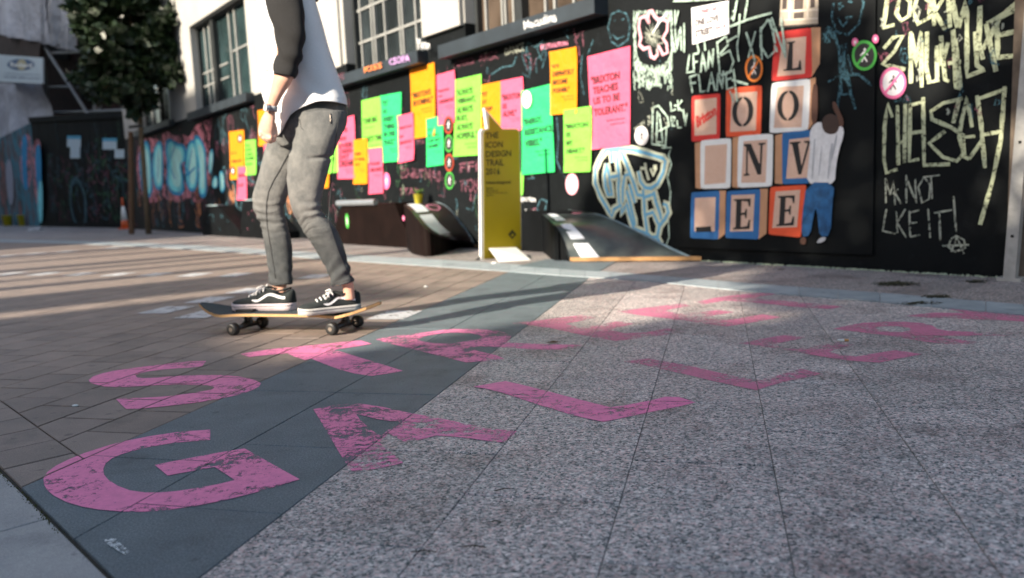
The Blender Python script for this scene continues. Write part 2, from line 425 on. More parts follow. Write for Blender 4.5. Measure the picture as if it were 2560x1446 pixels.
# the stone band goes on to the ramp as a thin course
for (A_, B_) in (((1284, 671), (1395, 648)), ((1397, 677), (1470, 650))):
    pass
bd = [G(1292, 668), G(1497, 681), G(1543, 655), G(1368, 650)]
MB().prism([Vector((v.x, v.y, .0)) for v in bd], (0, 0, .0065)).build('band_end_stone', slate, fp)
# far ground in front of the hoarding
MB().prism([(-60, 13.5, -.02), (-11, 16.6, -.02), (-9.6, 21.5, -.02), (-14, 42, -.02), (-60, 42, -.02)], (0, 0, .0185)).build('far_pavement', far_m, None)
tag(bpy.data.objects['far_pavement'], kind='structure')

# ------------------------------------------------------------------ pink painted letters
def crop(ox, oy, s): return lambda P: [(ox+x/s, oy+y/s) for x, y in P]
c2 = crop(0, 900, 2384/900); c3 = crop(0, 820, 2203/640); c4 = crop(700, 640, 2066/800); c5 = crop(1200, 640, 2560/1360); c6 = crop(900, 940, 2286/800)
LET = []
LET.append(('G', 'large pink letter G nearest the corner, mostly on the blue grey stone band', 1, c2([(1393,465),(1200,478),(1000,507),(830,540),(700,575),(560,620),(450,665),(370,705),(315,745),(288,790),(292,830),(315,868),(360,905),(440,945),(540,975),(650,995),(800,1008),(950,1010),(1100,1000),(1300,970),(1500,930),(1700,880),(1985,795),(1800,692),(1620,590),(1450,617),(1300,645),(1160,672),(1025,700),(1110,770),(1260,742),(1420,713),(1490,756),(1555,800),(1440,828),(1300,853),(1180,872),(1060,882),(960,882),(860,868),(780,838),(720,800),(690,765),(684,728),(700,690),(740,657),(800,630),(950,587),(1150,553),(1393,533)]), []))
LET.append(('S', 'pink letter S painted across the brown pavers', 0, c3([(1775,288),(1640,292),(1500,303),(1400,318),(1250,335),(1100,355),(980,373),(880,395),(800,422),(765,452),(775,475),(830,492),(900,508),(1000,512),(1100,511),(1230,503),(1350,496),(1500,492),(1650,492),(1780,497),(1835,508),(1845,520),(1820,535),(1740,550),(1650,566),(1450,592),(1320,600),(1200,606),(995,612),(1040,660),(1085,702),(1190,700),(1300,690),(1450,675),(1600,658),(1760,637),(1900,612),(2050,580),(2160,545),(2235,505),(2245,480),(2200,455),(2130,435),(2050,422),(1950,412),(1850,410),(1700,411),(1550,416),(1430,425),(1350,432),(1240,436),(1185,432),(1165,415),(1200,393),(1290,375),(1400,362),(1520,352),(1650,344),(1740,332)]), []))
LET.append(('T', 'pink letter T straddling the pavers and the blue grey band', 0, c4([(-255,635),(-60,605),(0,598),(200,580),(360,562),(520,548),(592,570),(470,590),(350,608),(560,672),(795,745),(700,762),(590,778),(480,762),(380,735),(290,702),(200,665),(165,676),(90,652),(50,632),(-60,640),(-200,655)]), []))
LET.append(('R', 'pink letter R ending on the granite, just right of the skateboard', 1, c4([(615,540),(760,517),(870,503),(980,490),(1050,480),(1120,475),(1220,475),(1310,478),(1400,487),(1460,500),(1490,520),(1488,540),(1460,560),(1560,567),(1700,572),(1960,578),(1890,595),(1820,608),(1700,607),(1600,604),(1430,592),(1350,588),(1270,588),(1210,600),(1300,622),(1400,645),(1450,668),(1330,682),(1200,690),(1080,660),(940,625),(800,590),(700,565)]), [c4([(885,545),(930,522),(1010,507),(1080,499),(1150,497),(1230,502),(1290,513),(1308,528),(1275,542),(1210,553),(1140,563),(1060,569),(990,566),(930,556)])]))
LET.append(('E', 'first pink letter E of the upper word, right of the letter R', 0, c5([(150,318),(280,305),(380,292),(480,279),(545,293),(480,306),(400,322),(470,338),(560,326),(640,310),(725,321),(660,336),(610,350),(680,366),(780,362),(830,352),(880,343),(962,357),(880,372),(780,386),(640,402),(550,388),(470,372),(330,341),(230,328)]), []))
LET.append(('E', 'second pink letter E of the upper word, partly in the sun patch', 0, c5([(645,264),(780,245),(860,236),(950,226),(990,236),(900,252),(870,262),(950,273),(1030,266),(1120,256),(1195,266),(1110,280),(1060,292),(1150,304),(1240,291),(1330,277),(1418,290),(1300,312),(1160,334),(1070,322),(980,308),(880,296),(760,282)]), []))
LET.append(('T', 'last pink letter T of the upper word, beside the curved kerb', 0, c5([(1020,218),(1100,200),(1180,188),(1260,180),(1340,174),(1395,181),(1310,193),(1290,200),(1450,214),(1600,228),(1705,240),(1650,252),(1500,243),(1380,230),(1250,217),(1150,212),(1050,230)]), []))
LET.append(('A', 'pink letter A half on the band and half on granite', 1, c4([(215,993),(340,970),(420,960),(500,957),(560,962),(680,982),(850,1020),(970,1040),(1100,1065),(1200,1088),(1320,1110),(1420,1125),(1530,1135),(1485,1175),(1440,1208),(1340,1198),(1240,1183),(1120,1170),(1010,1163),(900,1190),(800,1202),(740,1168),(700,1150),(640,1205),(670,1240),(725,1280),(795,1340),(700,1362),(620,1377),(465,1397),(425,1340),(380,1270),(340,1200),(300,1135),(260,1065)]), [c4([(490,1022),(560,1040),(620,1055),(700,1068),(775,1078),(740,1100),(700,1125),(655,1165),(620,1148),(570,1110),(520,1065)])]))
LET.append(('L', 'pink letter L nearest the middle of the frame on granite', 1, c6([(808,80),(920,60),(1040,40),(1180,72),(1330,110),(1500,155),(1640,190),(1790,228),(1900,212),(2080,178),(2180,152),(2280,155),(2400,192),(2280,222),(2160,245),(2050,266),(1900,298),(1740,332),(1620,308),(1500,278),(1380,240),(1270,208),(1130,160),(1000,118),(900,95)]), []))
LET.append(('L', 'second pink letter L with a rubbed off right foot', 1, c5([(675,500),(730,492),(790,485),(900,503),(1000,522),(1100,546),(1200,569),(1290,585),(1340,580),(1420,558),(1510,533),(1612,558),(1530,574),(1450,590),(1370,612),(1300,634),(1200,613),(1100,592),(1000,567),(900,545),(820,526),(750,512)]), []))
LET.append(('E', 'pink letter E of the lower word, below the cigarette end', 0, c5([(1215,414),(1300,398),(1360,386),(1430,375),(1538,385),(1470,399),(1400,414),(1390,426),(1460,438),(1540,436),(1610,421),(1680,406),(1768,420),(1700,435),(1640,452),(1690,466),(1770,476),(1850,462),(1950,445),(2080,464),(1980,484),(1880,504),(1780,498),(1700,490),(1600,474),(1500,456),(1400,438),(1310,424)]), []))
LET.append(('R', 'pink letter R of the lower word near the right edge', 0, c5([(1660,345),(1730,330),(1800,317),(1900,312),(2000,312),(2080,318),(2130,330),(2150,345),(2200,354),(2350,361),(2535,366),(2490,377),(2350,380),(2200,377),(2130,380),(2240,394),(2350,408),(2300,418),(2220,418),(2100,406),(2000,390),(1930,377),(1800,362)]), [c5([(1855,340),(1900,333),(1960,332),(2020,340),(2030,350),(1990,360),(1930,358),(1880,350)])]))
LET.append(('Y', 'pink letter Y running out of the right edge', 0, c5([(2005,284),(2070,275),(2140,268),(2290,272),(2250,262),(2205,252),(2260,248),(2330,248),(2400,262),(2480,276),(2620,288),(2780,306),(2700,320),(2600,314),(2450,304),(2300,298),(2120,293)]), []))
def in_poly_clip(pts3, holes, name, m, z):
    loops = [[Vector((*toAB(G(*p)), 0)) for p in lp] for lp in [pts3]+holes]
    tris = tessellate_polygon(loops); vs = [v for lp in loops for v in lp]; mb = MB()
    xs = [v.x for v in vs]; ys = [v.y for v in vs]; bb = (min(xs), min(ys), max(xs), max(ys))
    cells = [c for c in CELLS if max(p[0] for p in c) > bb[0] and min(p[0] for p in c) < bb[2] and max(p[1] for p in c) > bb[1] and min(p[1] for p in c) < bb[3]]
    for t in tris:
        T = [(vs[i].x, vs[i].y) for i in t]
        ar = (T[1][0]-T[0][0])*(T[2][1]-T[0][1]) - (T[2][0]-T[0][0])*(T[1][1]-T[0][1])
        if ar < 0: T = T[::-1]
        for c in cells:
            Q = clip_convex(T, c)
            if len(Q) >= 3: mb.add([AB(x, y, z) for x, y in Q], [tuple(range(len(Q)))])
    return mb.build(name, m)
for ch, lab, wear, P, H in LET:
    kf = LET.index((ch, lab, wear, P, H)); o = in_poly_clip(P, H, 'painted_letter', pinkp2 if kf in (4, 5, 6, 9, 10, 11, 12) else (pinkp3 if kf in (3, 7) else pinkp), .0014)
    tag(o, lab, 'painted letter', 'pink letters painted on the paving')
# white painted squares
WS = [((417, 776), 'white square painted on pavers, nearest left of the skateboard'), ((526, 751), 'white square just above the tail of the skateboard'),
      ((620, 728), 'white square behind the front shoe'), ((790, 692), 'white square seen between the two lower legs'),
      ((988, 789), 'white square just right of the skateboard'),((510, 787), 'white square half hidden under the skateboard nose')]
for k in range(7):
    WS.append((([24, 110, 201, 295, 388, 486, 588][k], 685.5 + k*.5), ['leftmost', 'second from left', 'third from left', 'middle', 'fifth from left', 'sixth from left', 'rightmost'][k] + ' white square of the straight dashed row on the pavers'))
for k, (p, s) in enumerate((((14, 641), 'first'), ((86, 635), 'second'), ((163, 630), 'third'), ((285, 620), 'fourth'))):
    WS.append((p, s + ' white square from the left in the far row in front of the tree'))
for (p, s) in WS:
    c = G(*p); a, b = toAB(c); ha, hb = (.10, .135) if c.y < 8 else (.13, .16)
    mb = MB(); mb.add([AB(a+dx*ha, b+dy*hb, .0032) for dx, dy in ((-1, -1), (1, -1), (1, 1), (-1, 1))], [(0, 1, 2, 3)])
    tag(mb.build('painted_square', whitep), s, 'painted square', 'white squares painted on the pavers')
# ================================================================== PAINTED BUILDING
def dark_wall_mat():
    m, nt, bs = new_mat('black_painted_wall')
    n = noise_tex(nt, 1.4, 6, .6); r = ramp(nt, [(.3, (.003, .0045, .0055)), (.7, (.0065, .0085, .010))]); nt.links.new(n.outputs['Fac'], r.inputs[0])
    n2 = noise_tex(nt, 9, 8, .75); r2 = ramp(nt, [(.55, (0, 0, 0)), (.78, (.4, .4, .4))]); nt.links.new(n2.outputs['Fac'], r2.inputs[0])
    c = mixc(nt, r2.outputs[0], r.outputs[0], (.022, .028, .034))
    nt.links.new(c, bs.inputs['Base Color']); bs.inputs['Roughness'].default_value = .62; bs.inputs['Specular IOR Level'].default_value = .12
    n3 = noise_tex(nt, 30, 6, .6); bump(nt, n3.outputs['Fac'], bs, .4, .006)
    return m
wall_black = dark_wall_mat()
wall_white = plain('cream_render', (.35, .35, .335), .85, .10, 1.6, b=.25, bs_scale=60)
sill_m = plain('dark_blue_sill_paint', (.022, .032, .042), .5, .3, 4)
frame_dark = plain('dark_window_frame', (.02, .024, .026), .5, .3, 5)
bar_white = plain('grey_white_glazing_bar', (.25, .26, .255), .55, .15, 6)
def glass_mat(name='window_glass', c=(.012, .016, .018)):
    m, nt, bs = new_mat(name)
    n = noise_tex(nt, 1.2, 3); r = ramp(nt, [(.35, c), (.7, mul(c, 3.2))]); nt.links.new(n.outputs['Fac'], r.inputs[0])
    nt.links.new(r.outputs[0], bs.inputs['Base Color']); bs.inputs['Roughness'].default_value = .12; bs.inputs['Specular IOR Level'].default_value = .6
    return m
glass = glass_mat(); glass_brown = glass_mat('brown_curtained_glass', (.045, .034, .026)); glass_teal = glass_mat('teal_glass', (.012, .022, .024))  # teal pane: dark blue-green base colour
bld = empty('painted_building', WP(8, 0), 'long building with a black graffiti covered lower wall under cream render with metal windows', 'building')
BP = bld
def wbox(name, u0, v0, u1, v1, o0, o1, m, parent=None):
    mb = MB(); mb.box(WP(u0, v0, o0) - bld.location, WD*(u1-u0), ZU*(v1-v0), WN*(o1-o0)); return mb.build(name, m, parent or BP)
# wall with three window openings: columns of wall around them
UE = 21.2; TH_ = .38
W1 = (11.62, 2.42, 14.75, 4.05); W2 = (6.06, 2.20, 8.02, 4.3); W3 = (3.22, 2.17, 5.22, 4.3)
LOWB = 2.36
def wall_band(name, v0, v1, m, wins, o=0.0, u0=-2.6, u1=UE):
    cuts = sorted(wins, key=lambda q: q[0]); mb = MB(); cur = u0; B = bld.location
    def bx(a, b, c, d):
        if b-a > 1e-4 and d-c > 1e-4: mb.box(WP(a, c, o) - B, WD*(b-a), ZU*(d-c), -WN*TH_)
    for (a, b, c, d) in cuts:
        bx(cur, a, v0, v1); bx(a, c, v0, max(v0, min(b, v1))); bx(a, c, min(max(d, v0), v1), v1); cur = c
    bx(cur, u1, v0, v1); return mb.build(name, m, BP)
LW = wall_band('lower_wall', -.3, LOWB, wall_black, [W2, W3])
# black paint runs up to the top of the first storey right of the last window
uw = MB()
UPW = wall_band('upper_wall', LOWB, 7.6, wall_white, [W1, W2, W3, (16.6, 2.45, 19.4, 4.1)], -.004, 3.1)
rw = wall_band('dark_upper_wall', LOWB, 7.6, wall_black, [], -.004, -2.6, 3.1)
wbox('pilaster', 5.24, LOWB - .02, 6.0, 7.5, .0, .05, wall_white)
wbox('pilaster', 8.12, LOWB - .02, 9.3, 7.5, .0, .03, wall_white)
def window(Wn, nm, vb, hb, mull, lab=None, gl=glass, thick=.03):
    a, b, c, d = Wn; B = bld.location
    root = MB()
    t = .05
    for (x0, y0, x1, y1) in ((a, b, a+t, d), (c-t, b, c, d), (a+t, b, c-t, b+t), (a+t, d-t, c-t, d)):
        root.box(WP(x0, y0, -.22) - B, WD*(x1-x0), ZU*(y1-y0), WN*.09)
    fr = root.build('window', frame_dark, BP)
    if lab: fr['label'] = lab
    p = MB(); p.box(WP(a+t, b+t, -.205) - B, WD*(c-a-2*t), ZU*(d-b-2*t), WN*.006); p.build('pane', gl, fr)
    for (x, w_, mm) in mull:
        q = MB(); q.box(WP(x-w_/2, b+t, -.215) - B, WD*w_, ZU*(d-b-2*t), WN*.11); q.build('mullion', mm, fr)
    for x in vb:
        q = MB(); q.box(WP(x-thick/2, b+t, -.199) - B, WD*thick, ZU*(d-b-2*t), WN*.03); q.build('glazing_bar', bar_white, fr)
    for (x0, x1, y) in hb:
        q = MB(); q.box(WP(x0, y-.015, -.199) - B, WD*(x1-x0), ZU*.03, WN*.022); q.build('glazing_bar', bar_white, fr)
    return fr
ux = lambda x, y: UV(x, y, -.19)[0]
window(W3, 'w3', [ux(1163, 60), ux(1181, 60), ux(1219, 60), ux(1260, 60), ux(1268, 60), ux(1288, 60), ux(1367, 20), ux(1390, 20), ux(1438, 10)], [(3.27, 5.17, 3.05)], [(ux(1313, 40), .11, frame_dark)], 'three bay metal window over the middle posters', glass_brown, .028)
window(W2, 'w2', [ux(871, 100), ux(906, 90), ux(933, 80), ux(940, 80), ux(966, 80), ux(1003, 70), ux(1010, 70), ux(1043, 60)], [(6.11, 7.97, 2.62), (6.11, 7.97, 3.03), (6.11, 7.97, 3.5)], [(ux(868, 100), .10, bar_white)], 'barred window left of the middle pilaster')
window(W1, 'w1', [ux(497, 200), ux(522, 190), ux(535, 200), ux(585, 190), ux(600, 190)], [(11.67, 12.9, 3.3), (13.2, 14.7, 3.15), (13.2, 14.7, 2.9)], [(ux(549, 180), .16, frame_dark), (ux(489, 180), .14, frame_dark)], 'window with a dark centre post left of the skateboarder', glass_teal, .06)
W0 = (16.6, 2.45, 19.4, 4.1)
fr = window(W0, 'w0', [17.3, 18.2, 18.9], [(16.7, 19.3, 3.3)], [(17.9, .14, frame_dark)], 'window behind the tree crown', glass, .06)
# sills
for (x0, x1, v0, v1, o) in ((3.10, 5.52, 2.03, 2.165, .16), (5.98, 8.2, 2.06, 2.195, .14), (11.5, 14.95, 2.26, 2.40, .14), (16.4, 19.6, 2.30, 2.43, .12)):
    wbox('window_sill', x0, v0, x1, v1, .001, o, sill_m)
# right end: brown stone pier, pipe
pier_m = plain('brown_stone', (.16, .125, .095), .9, .35, 12, b=.6, bs_scale=30)
pier = MB(); u0 = UV(2520, 690)[0]; pier.box(WP(u0-1.6, 0, .002), WD*1.6, ZU*5, WN*.03); pr = pier.build('stone_pier', pier_m); tag(pr, 'brown stone pier at the right hand end of the black wall', 'pier')
pipe_m = plain('galvanised_post', (.45, .45, .43), .45, .2, 20, metal=.3)
pt = G(2530, 703); ptt = plane_hit(2572, 200, pt, WN); dv = (ptt-pt).normalized()
ptop = pt + dv*3.2
post = empty('metal_post', pt, 'pale perforated metal post standing at the right end of the wall', 'post')
mb = MB(); pd = WD*.030; mb.box(pt - pd - pt, pd*2, dv*3.2, WN*.045); mb.build('post_shaft', pipe_m, post)
mb = MB(); mb.cbox(Vector((0, 0, .012)), .12, .10, .02, WD, WN); mb.build('base_plate', pipe_m, post)
hole_m = plain('dark_hole', (.01, .01, .01), .9)
mb = MB()
for k in range(6): mb.cbox(dv*(.25+.5*k) + WN*.047, .014, .004, .014, WD, WN)
mb.build('bolt_holes', hole_m, post)
mb = MB(); mb.box(dv*.62 - pd, -WD*.5, ZU*.03, WN*.03); mb.build('side_bracket', pipe_m, post)

# ------------------------------------------------------------------ marks on the wall: strokes
BASE = {}
def chalk(name, c, lo=.40, hi=.52, sc=(26, 70)):
    if name not in BASE: BASE[name] = worn_paint(name, c, lo, hi, sc=sc, rough=.9, var=.15, edge=180)
    return BASE[name]
def stroke_mesh(mb, pts, wd, off, taper=.85):
    """ribbon along a polyline of wall (u,v) points"""
    P = [Vector((a, b)) for a, b in pts]
    Q = [P[0]]
    for a, b in zip(P, P[1:]):
        n = max(1, int((b-a).length/.05))
        for k in range(1, n+1): Q.append(a.lerp(b, k/n))
    L = []; 
    for k, p in enumerate(Q):
        t = (Q[min(k+1, len(Q)-1)] - Q[max(k-1, 0)])
        if t.length < 1e-6: t = Vector((1, 0))
        t.normalize(); nrm = Vector((-t.y, t.x)); w_ = wd*.5*random.uniform(.82, 1.12)
        if k in (0, len(Q)-1): w_ *= taper
        L.append((p + nrm*w_, p - nrm*w_))
    vs = []; fs = []
    for a, b in L: vs += [WP(a.x, a.y, off) - bld.location, WP(b.x, b.y, off) - bld.location]
    for k in range(len(L)-1): fs.append((2*k, 2*k+1, 2*k+3, 2*k+2))
    mb.add(vs, fs)
_lay = [0.0]
def strokes(name, lines, mat_, wpx, off=.004, label=None, parent=None, closed=False):
    """lines: list of px polylines on the wall; wpx stroke width in metres"""
    mb = MB()
    for k, ln in enumerate(lines):
        stroke_mesh(mb, [UV(*p) for p in ln], wpx, off + .00035*(k % 9))
    o = mb.build(name, mat_, parent or BP)
    if label: o['label'] = label
    if len(lines) > 200: o['kind'] = 'stuff'
    return o
def blob(name, P, mat_, off, it=2, parent=None, holes=()):
    P3 = [WP(*UV(*p), off) - (bld.location if parent is None else Vector((0,0,0))) for p in (smooth_loop(P, it) if it else P)]
    return flat(P3, mat_, name, BP if parent is None else parent)
cy, gr = 0, 0
c_mint = chalk('mint_chalk', (.42, .56, .48), .40, .50); c_yel = chalk('pale_yellow_chalk', (.48, .53, .35), .40, .50)
c_grey = chalk('faint_grey_chalk', (.36, .39, .33), .41, .52); c_blue = chalk('light_blue_paint', (.16, .42, .64), .34, .40)
c_teal = chalk('faint_teal_chalk', (.045, .12, .155), .44, .54); c_pink = chalk('pink_chalk', (.70, .25, .38), .38, .5)
c_white = chalk('white_chalk', (.66, .68, .70), .38, .5); c_cream = chalk('cream_spray', (.62, .66, .50), .34, .44)
c_org = chalk('orange_chalk', (.7, .22, .06), .36, .48); c_dpink = chalk('dusky_pink_chalk', (.25, .085, .13), .46, .56)
c_green = chalk('green_chalk', (.04, .13, .06), .44, .54)
q5 = crop(2100, 0, 924/460)
# LOOKIN 2 MUCH LIKE CHELSEA
strokes('chalk_writing', [q5(l) for l in [
    [(240,-20),(222,140),(275,125)], [(300,-10),(285,70),(310,105),(350,80),(355,10),(330,-15)], [(390,-15),(370,60),(395,120),(450,90),(455,10),(430,-10)],
    [(470,-20),(475,130)], [(530,-20),(478,60),(530,150)], [(545,-20),(555,140)], [(570,0),(590,140)], [(560,10),(600,140),(635,0),(640,120)],
    [(222,245),(270,190),(318,180),(275,260),(215,325),(330,350)],
    [(355,160),(358,420)], [(360,170),(385,330),(410,160),(412,440)], [(440,160),(435,340),(450,415),(490,405),(488,230)], [(545,215),(520,300),(530,400),(550,410)], [(510,180),(515,330)],
    [(570,150),(585,440),(610,445)], [(545,320),(610,310)], [(580,200),(608,440)],
    [(640,110),(640,385),(730,350)], [(680,160),(690,330),(720,350)], [(705,30),(700,210),(720,300)], [(735,120),(785,360)], [(800,100),(720,250)],
    [(790,100),(795,290),(895,280)], [(790,180),(900,155)], [(790,100),(905,40)], [(740,120),(830,70),(905,0)]]], c_yel, .027, label='top chalk writing in large yellow capitals at the right end')
strokes('chalk_writing', [q5(l) for l in [
    [(265,590),(240,520),(225,640),(222,800),(235,870),(290,850)], [(290,530),(295,830)], [(330,520),(325,820)], [(290,720),(330,710)], [(355,520),(350,810),(400,800)], [(355,530),(430,510)], [(350,670),(425,660)], [(420,490),(425,830),(555,825)],
    [(620,495),(520,520),(460,560),(465,600),(560,640),(620,680),(625,770),(590,810),(520,790),(450,720),(530,660)], [(600,500),(570,620)], [(665,640),(640,490),(610,620),(600,690),(630,790),(650,800)], [(625,690),(680,685)],
    [(690,480),(710,620),(730,845)], [(690,500),(830,450)], [(830,435),(810,700),(770,900),(705,1130)], [(710,680),(815,660)], [(650,800),(720,700)]]], c_yel, .024, label='large yellow capitals reading CHELSEA')
strokes('chalk_writing', [q5(l) for l in [
    [(230,895),(232,1020)], [(232,900),(252,980),(272,910),(278,1030)], [(272,960),(310,1025)], [(265,975),(295,950)], [(335,880),(335,1020)], [(335,890),(385,1020),(380,900)], [(425,890),(395,940),(415,1020),(450,1000),(455,930),(425,890)], [(420,890),(505,880)], [(460,885),(465,1000)],
    [(235,1050),(215,1160),(280,1175)], [(285,1060),(290,1170)], [(330,1050),(290,1120),(335,1195)], [(350,1060),(355,1190)], [(350,1070),(400,1055)], [(350,1125),(390,1115)], [(355,1190),(405,1180)], [(445,1050),(455,1195)], [(475,1070),(565,1055)], [(500,1060),(505,1210)], [(572,985),(585,1165)],
    [(560,1200),(545,1240),(580,1265),(630,1245),(625,1205),(585,1185),(560,1200)], [(515,1235),(650,1230)], [(560,1265),(590,1190),(625,1275)]]], c_grey, .012, label='thin grey writing reading ME NOT LIKE IT with a circled A')
q4 = crop(1560, 0, 1402/640)
_mint = [q4(l) for l in [
    [(280,165),(285,290)], [(300,160),(310,285),(325,165)], [(330,150),(335,280)], [(350,130),(350,290)], [(280,180),(300,290)],
    [(380,300),(365,400),(400,395)], [(400,300),(405,400)], [(400,345),(425,340)], [(400,300),(430,295)], [(440,400),(450,290),(470,395)], [(440,350),(468,345)], [(480,380),(485,280),(505,370),(510,270)],
    [(530,230),(545,410)], [(530,240),(580,200),(590,250),(545,300)], [(545,310),(600,280),(620,340),(600,400),(550,415)], [(650,180),(640,260),(650,340)], [(590,230),(640,200)], [(690,180),(740,340)], [(740,175),(700,320)], [(770,150),(775,330)],
    [(600,150),(700,110),(830,75)], [(620,60),(610,110)], [(640,0),(620,120)], [(700,-10),(680,110)], [(810,110),(770,170),(770,260),(810,320),(850,280),(840,170),(810,110)], [(860,290),(820,110)], [(830,100),(905,320)], [(905,320),(880,100)],
    [(380,420),(395,510)], [(380,425),(420,410)], [(380,460),(415,455)], [(430,410),(440,505),(470,500)], [(480,505),(500,400),(520,500)], [(485,460),(515,455)], [(530,500),(535,400),(560,490),(565,390)], [(580,400),(585,490),(620,480)], [(580,440),(610,430)], [(580,400),(615,390)], [(610,440),(700,465)], [(620,380),(640,560)], [(600,500),(620,560)],
    [(160,590),(155,790),(235,800)], [(160,590),(190,580),(240,640),(250,690),(190,720)], [(185,610),(180,780),(215,780),(195,620)], [(235,700),(230,800)], [(210,810),(262,810),(245,850),(262,900),(240,970),(258,1050),(245,1200),(250,1300),(235,1340)],
    [(275,560),(280,610),(305,600)], [(295,580),(310,580)], [(315,550),(320,610)], [(340,550),(315,585),(340,610)], [(275,640),(285,690),(300,690)], [(275,640),(300,645),(290,670)], [(310,660),(315,700),(335,700)], [(345,600),(355,690),(365,620)],
    [(290,10),(420,5),(560,-5)], [(280,60),(285,140)], [(300,60),(300,150),(320,60)], [(650,190),(655,80)], [(590,20),(590,100)], [(420,240),(430,290)], [(460,220),(465,280)]]]
_low = [l for l in _mint if min(p[0] for p in l) < 1675]; _up = [l for l in _mint if l not in _low]
strokes('chalk_writing', _low, c_mint, .016, .0045)
strokes('chalk_writing', _up, c_mint, .017, .042, label='mint green scrawled writing around the round stickers')
strokes('chalk_drawing', [q4(l) for l in [
    [(1160,20),(1150,100),(1180,180),(1240,195),(1300,130),(1325,20),(1300,-60)], [(1190,20),(1195,55),(1210,40),(1200,15)], [(1185,100),(1210,150),(1260,90),(1225,100)], [(1240,10),(1265,15)],
    [(1160,170),(1280,600)], [(1190,250),(1205,520)], [(1230,240),(1190,520),(1180,640)], [(1270,420),(1235,300)], [(1205,250),(1260,520)], [(1130,450),(1200,410),(1300,410),(1370,470)], [(1200,520),(1260,515)], [(1200,410),(1255,480)]]], c_teal, .018, .026, label='faint blue smiling face and tower figure drawn in chalk')
sunb = []
for k in range(46):
    a = random.uniform(0, 6.28); r1 = random.uniform(20, 42); sunb.append([q4([(1130+math.cos(a)*5, 190+math.sin(a)*5)])[0], q4([(1130+math.cos(a)*r1*1.05, 190+math.sin(a)*r1*1.25)])[0]])
strokes('chalk_drawing', sunb, c_teal, .008, .0265, label='spiky blue chalk burst on top of the tower figure')
# fluffy flower drawing
fl = []
for k in range(1500):
    x = 1585+random.random()*100; y = 25+random.random()*190
    d2 = abs((x-1635)/52)**3 + abs((y-95)/80)**3
    if d2 > 1.35 and y > 130 and random.random() < .5: continue
    if d2 < .62: continue
    a = random.uniform(-.4, .4) + 1.5
    fl.append([(x, y), (x+math.cos(a)*random.uniform(3, 8), y+math.sin(a)*random.uniform(5, 14))])
strokes('chalk_drawing', fl, c_mint, .009, .0036, 'fuzzy mint green halo round the pink flower')
qf = crop(1560, 0, 1402/640)
strokes('chalk_drawing', [qf(l) for l in [[(140,130),(120,90),(90,100),(82,150),(95,210),(85,245),(110,270),(140,260),(150,310),(170,320),(185,300),(190,250),(215,300),(240,290),(235,240),(215,210),(238,170),(240,120),(215,105),(190,110),(170,90),(155,60),(138,65),(132,100),(140,130)]]], chalk('thick_pink_chalk', (.72, .36, .42), .33, .42), .030, .0046, 'pink outlined flower with dark petals')
strokes('chalk_drawing', [qf([(235,75),(190,130),(155,195)])], c_white, .022, .0052)
strokes('chalk_drawing', [qf([(155+math.cos(a)*8, 200+math.sin(a)*9), (155+math.cos(a)*random.uniform(35, 55), 200+math.sin(a)*random.uniform(40, 75))]) for a in [k*.21 for k in range(30)]], c_grey, .006, .0049)
# HA.. blue outlined graffiti
q6 = crop(1440, 330, 1402/320)
HA = [[(470,205),(340,190),(270,290),(215,420),(215,560),(270,700),(340,820),(400,930),(420,850),(500,800),(510,900),(560,780),(590,900),(640,1060),(770,1110),(800,1160),(890,1150),(940,1230)],
      [(340,190),(500,185),(620,195),(760,230),(960,290),(985,320),(960,450),(900,570),(830,620),(760,610),(710,540),(690,430)],
      [(340,350),(320,480),(330,600),(360,690),(400,690),(370,500),(480,480),(470,620),(480,790)], [(340,350),(370,480)], [(470,210),(460,340),(480,480)], [(390,200),(400,340)],
      [(500,210),(560,350),(640,560),(680,690),(750,700)], [(540,480),(520,620),(520,780)], [(540,480),(600,460),(640,560)], [(590,570),(650,780)], [(560,640),(600,780),(640,960),(650,1030)], [(740,630),(750,720),(760,900),(790,1120)], [(750,720),(860,680)],
      [(860,650),(880,760),(930,900),(940,960)], [(770,910),(850,880),(910,1010)], [(960,790),(1000,800),(1020,880),(980,960),(920,1030),(900,1150)], [(800,1110),(830,1150)]]
HAp = [q6(l) for l in HA]
strokes('graffiti_outline', HAp, c_cream, .078, .0040, 'thick cream edge of the blue graffiti letters above the ramp')
strokes('graffiti_outline', HAp, c_blue, .029, .0075, 'light blue graffiti letters above the right ramp')
strokes('chalk_drawing', [q6(l) for l in [[(760,340),(770,420),(800,530)], [(710,400),(760,400)], [(850,410),(880,400),(850,480),(820,400)], [(850,380),(890,380)]]], c_cream, .03, .0045)
# many faint drawings and tags between and around the posters
S3 = crop(1000, 0, 1402/640)
for _l in ([S3(l) for l in [[(1160,80),(1140,150),(1160,230),(1200,255),(1250,220),(1262,140),(1240,75),(1200,60),(1160,80)], [(1170,120),(1180,110)], [(1215,110),(1230,105)], [(1165,190),(1190,215),(1230,200)], [(700,230),(690,300),(720,330),(715,400)], [(785,230),(780,300),(745,330),(750,400)], [(700,230),(740,260),(785,230)], [(500,410),(560,370),(620,360),(640,310)], [(1000,300),(990,420),(1010,520)], [(1060,220),(1030,300)], [(860,640),(870,760),(860,880),(890,950)], [(270,270),(350,255),(430,240)], [(700,980),(740,975)], [(480,370),(475,405),(490,400),(480,370)]]]): strokes('chalk_drawing', [_l], c_teal, .016)
def letters(px_quad, txt, m, wd, off=.0042, label=None):
    """hand written capitals: text curve turned to mesh, laid into a quad given in pixels (TL,TR,BR,BL)"""
    return text_quad('chalk_word', txt, px_quad, m, off, label, BP, jitter=.12)
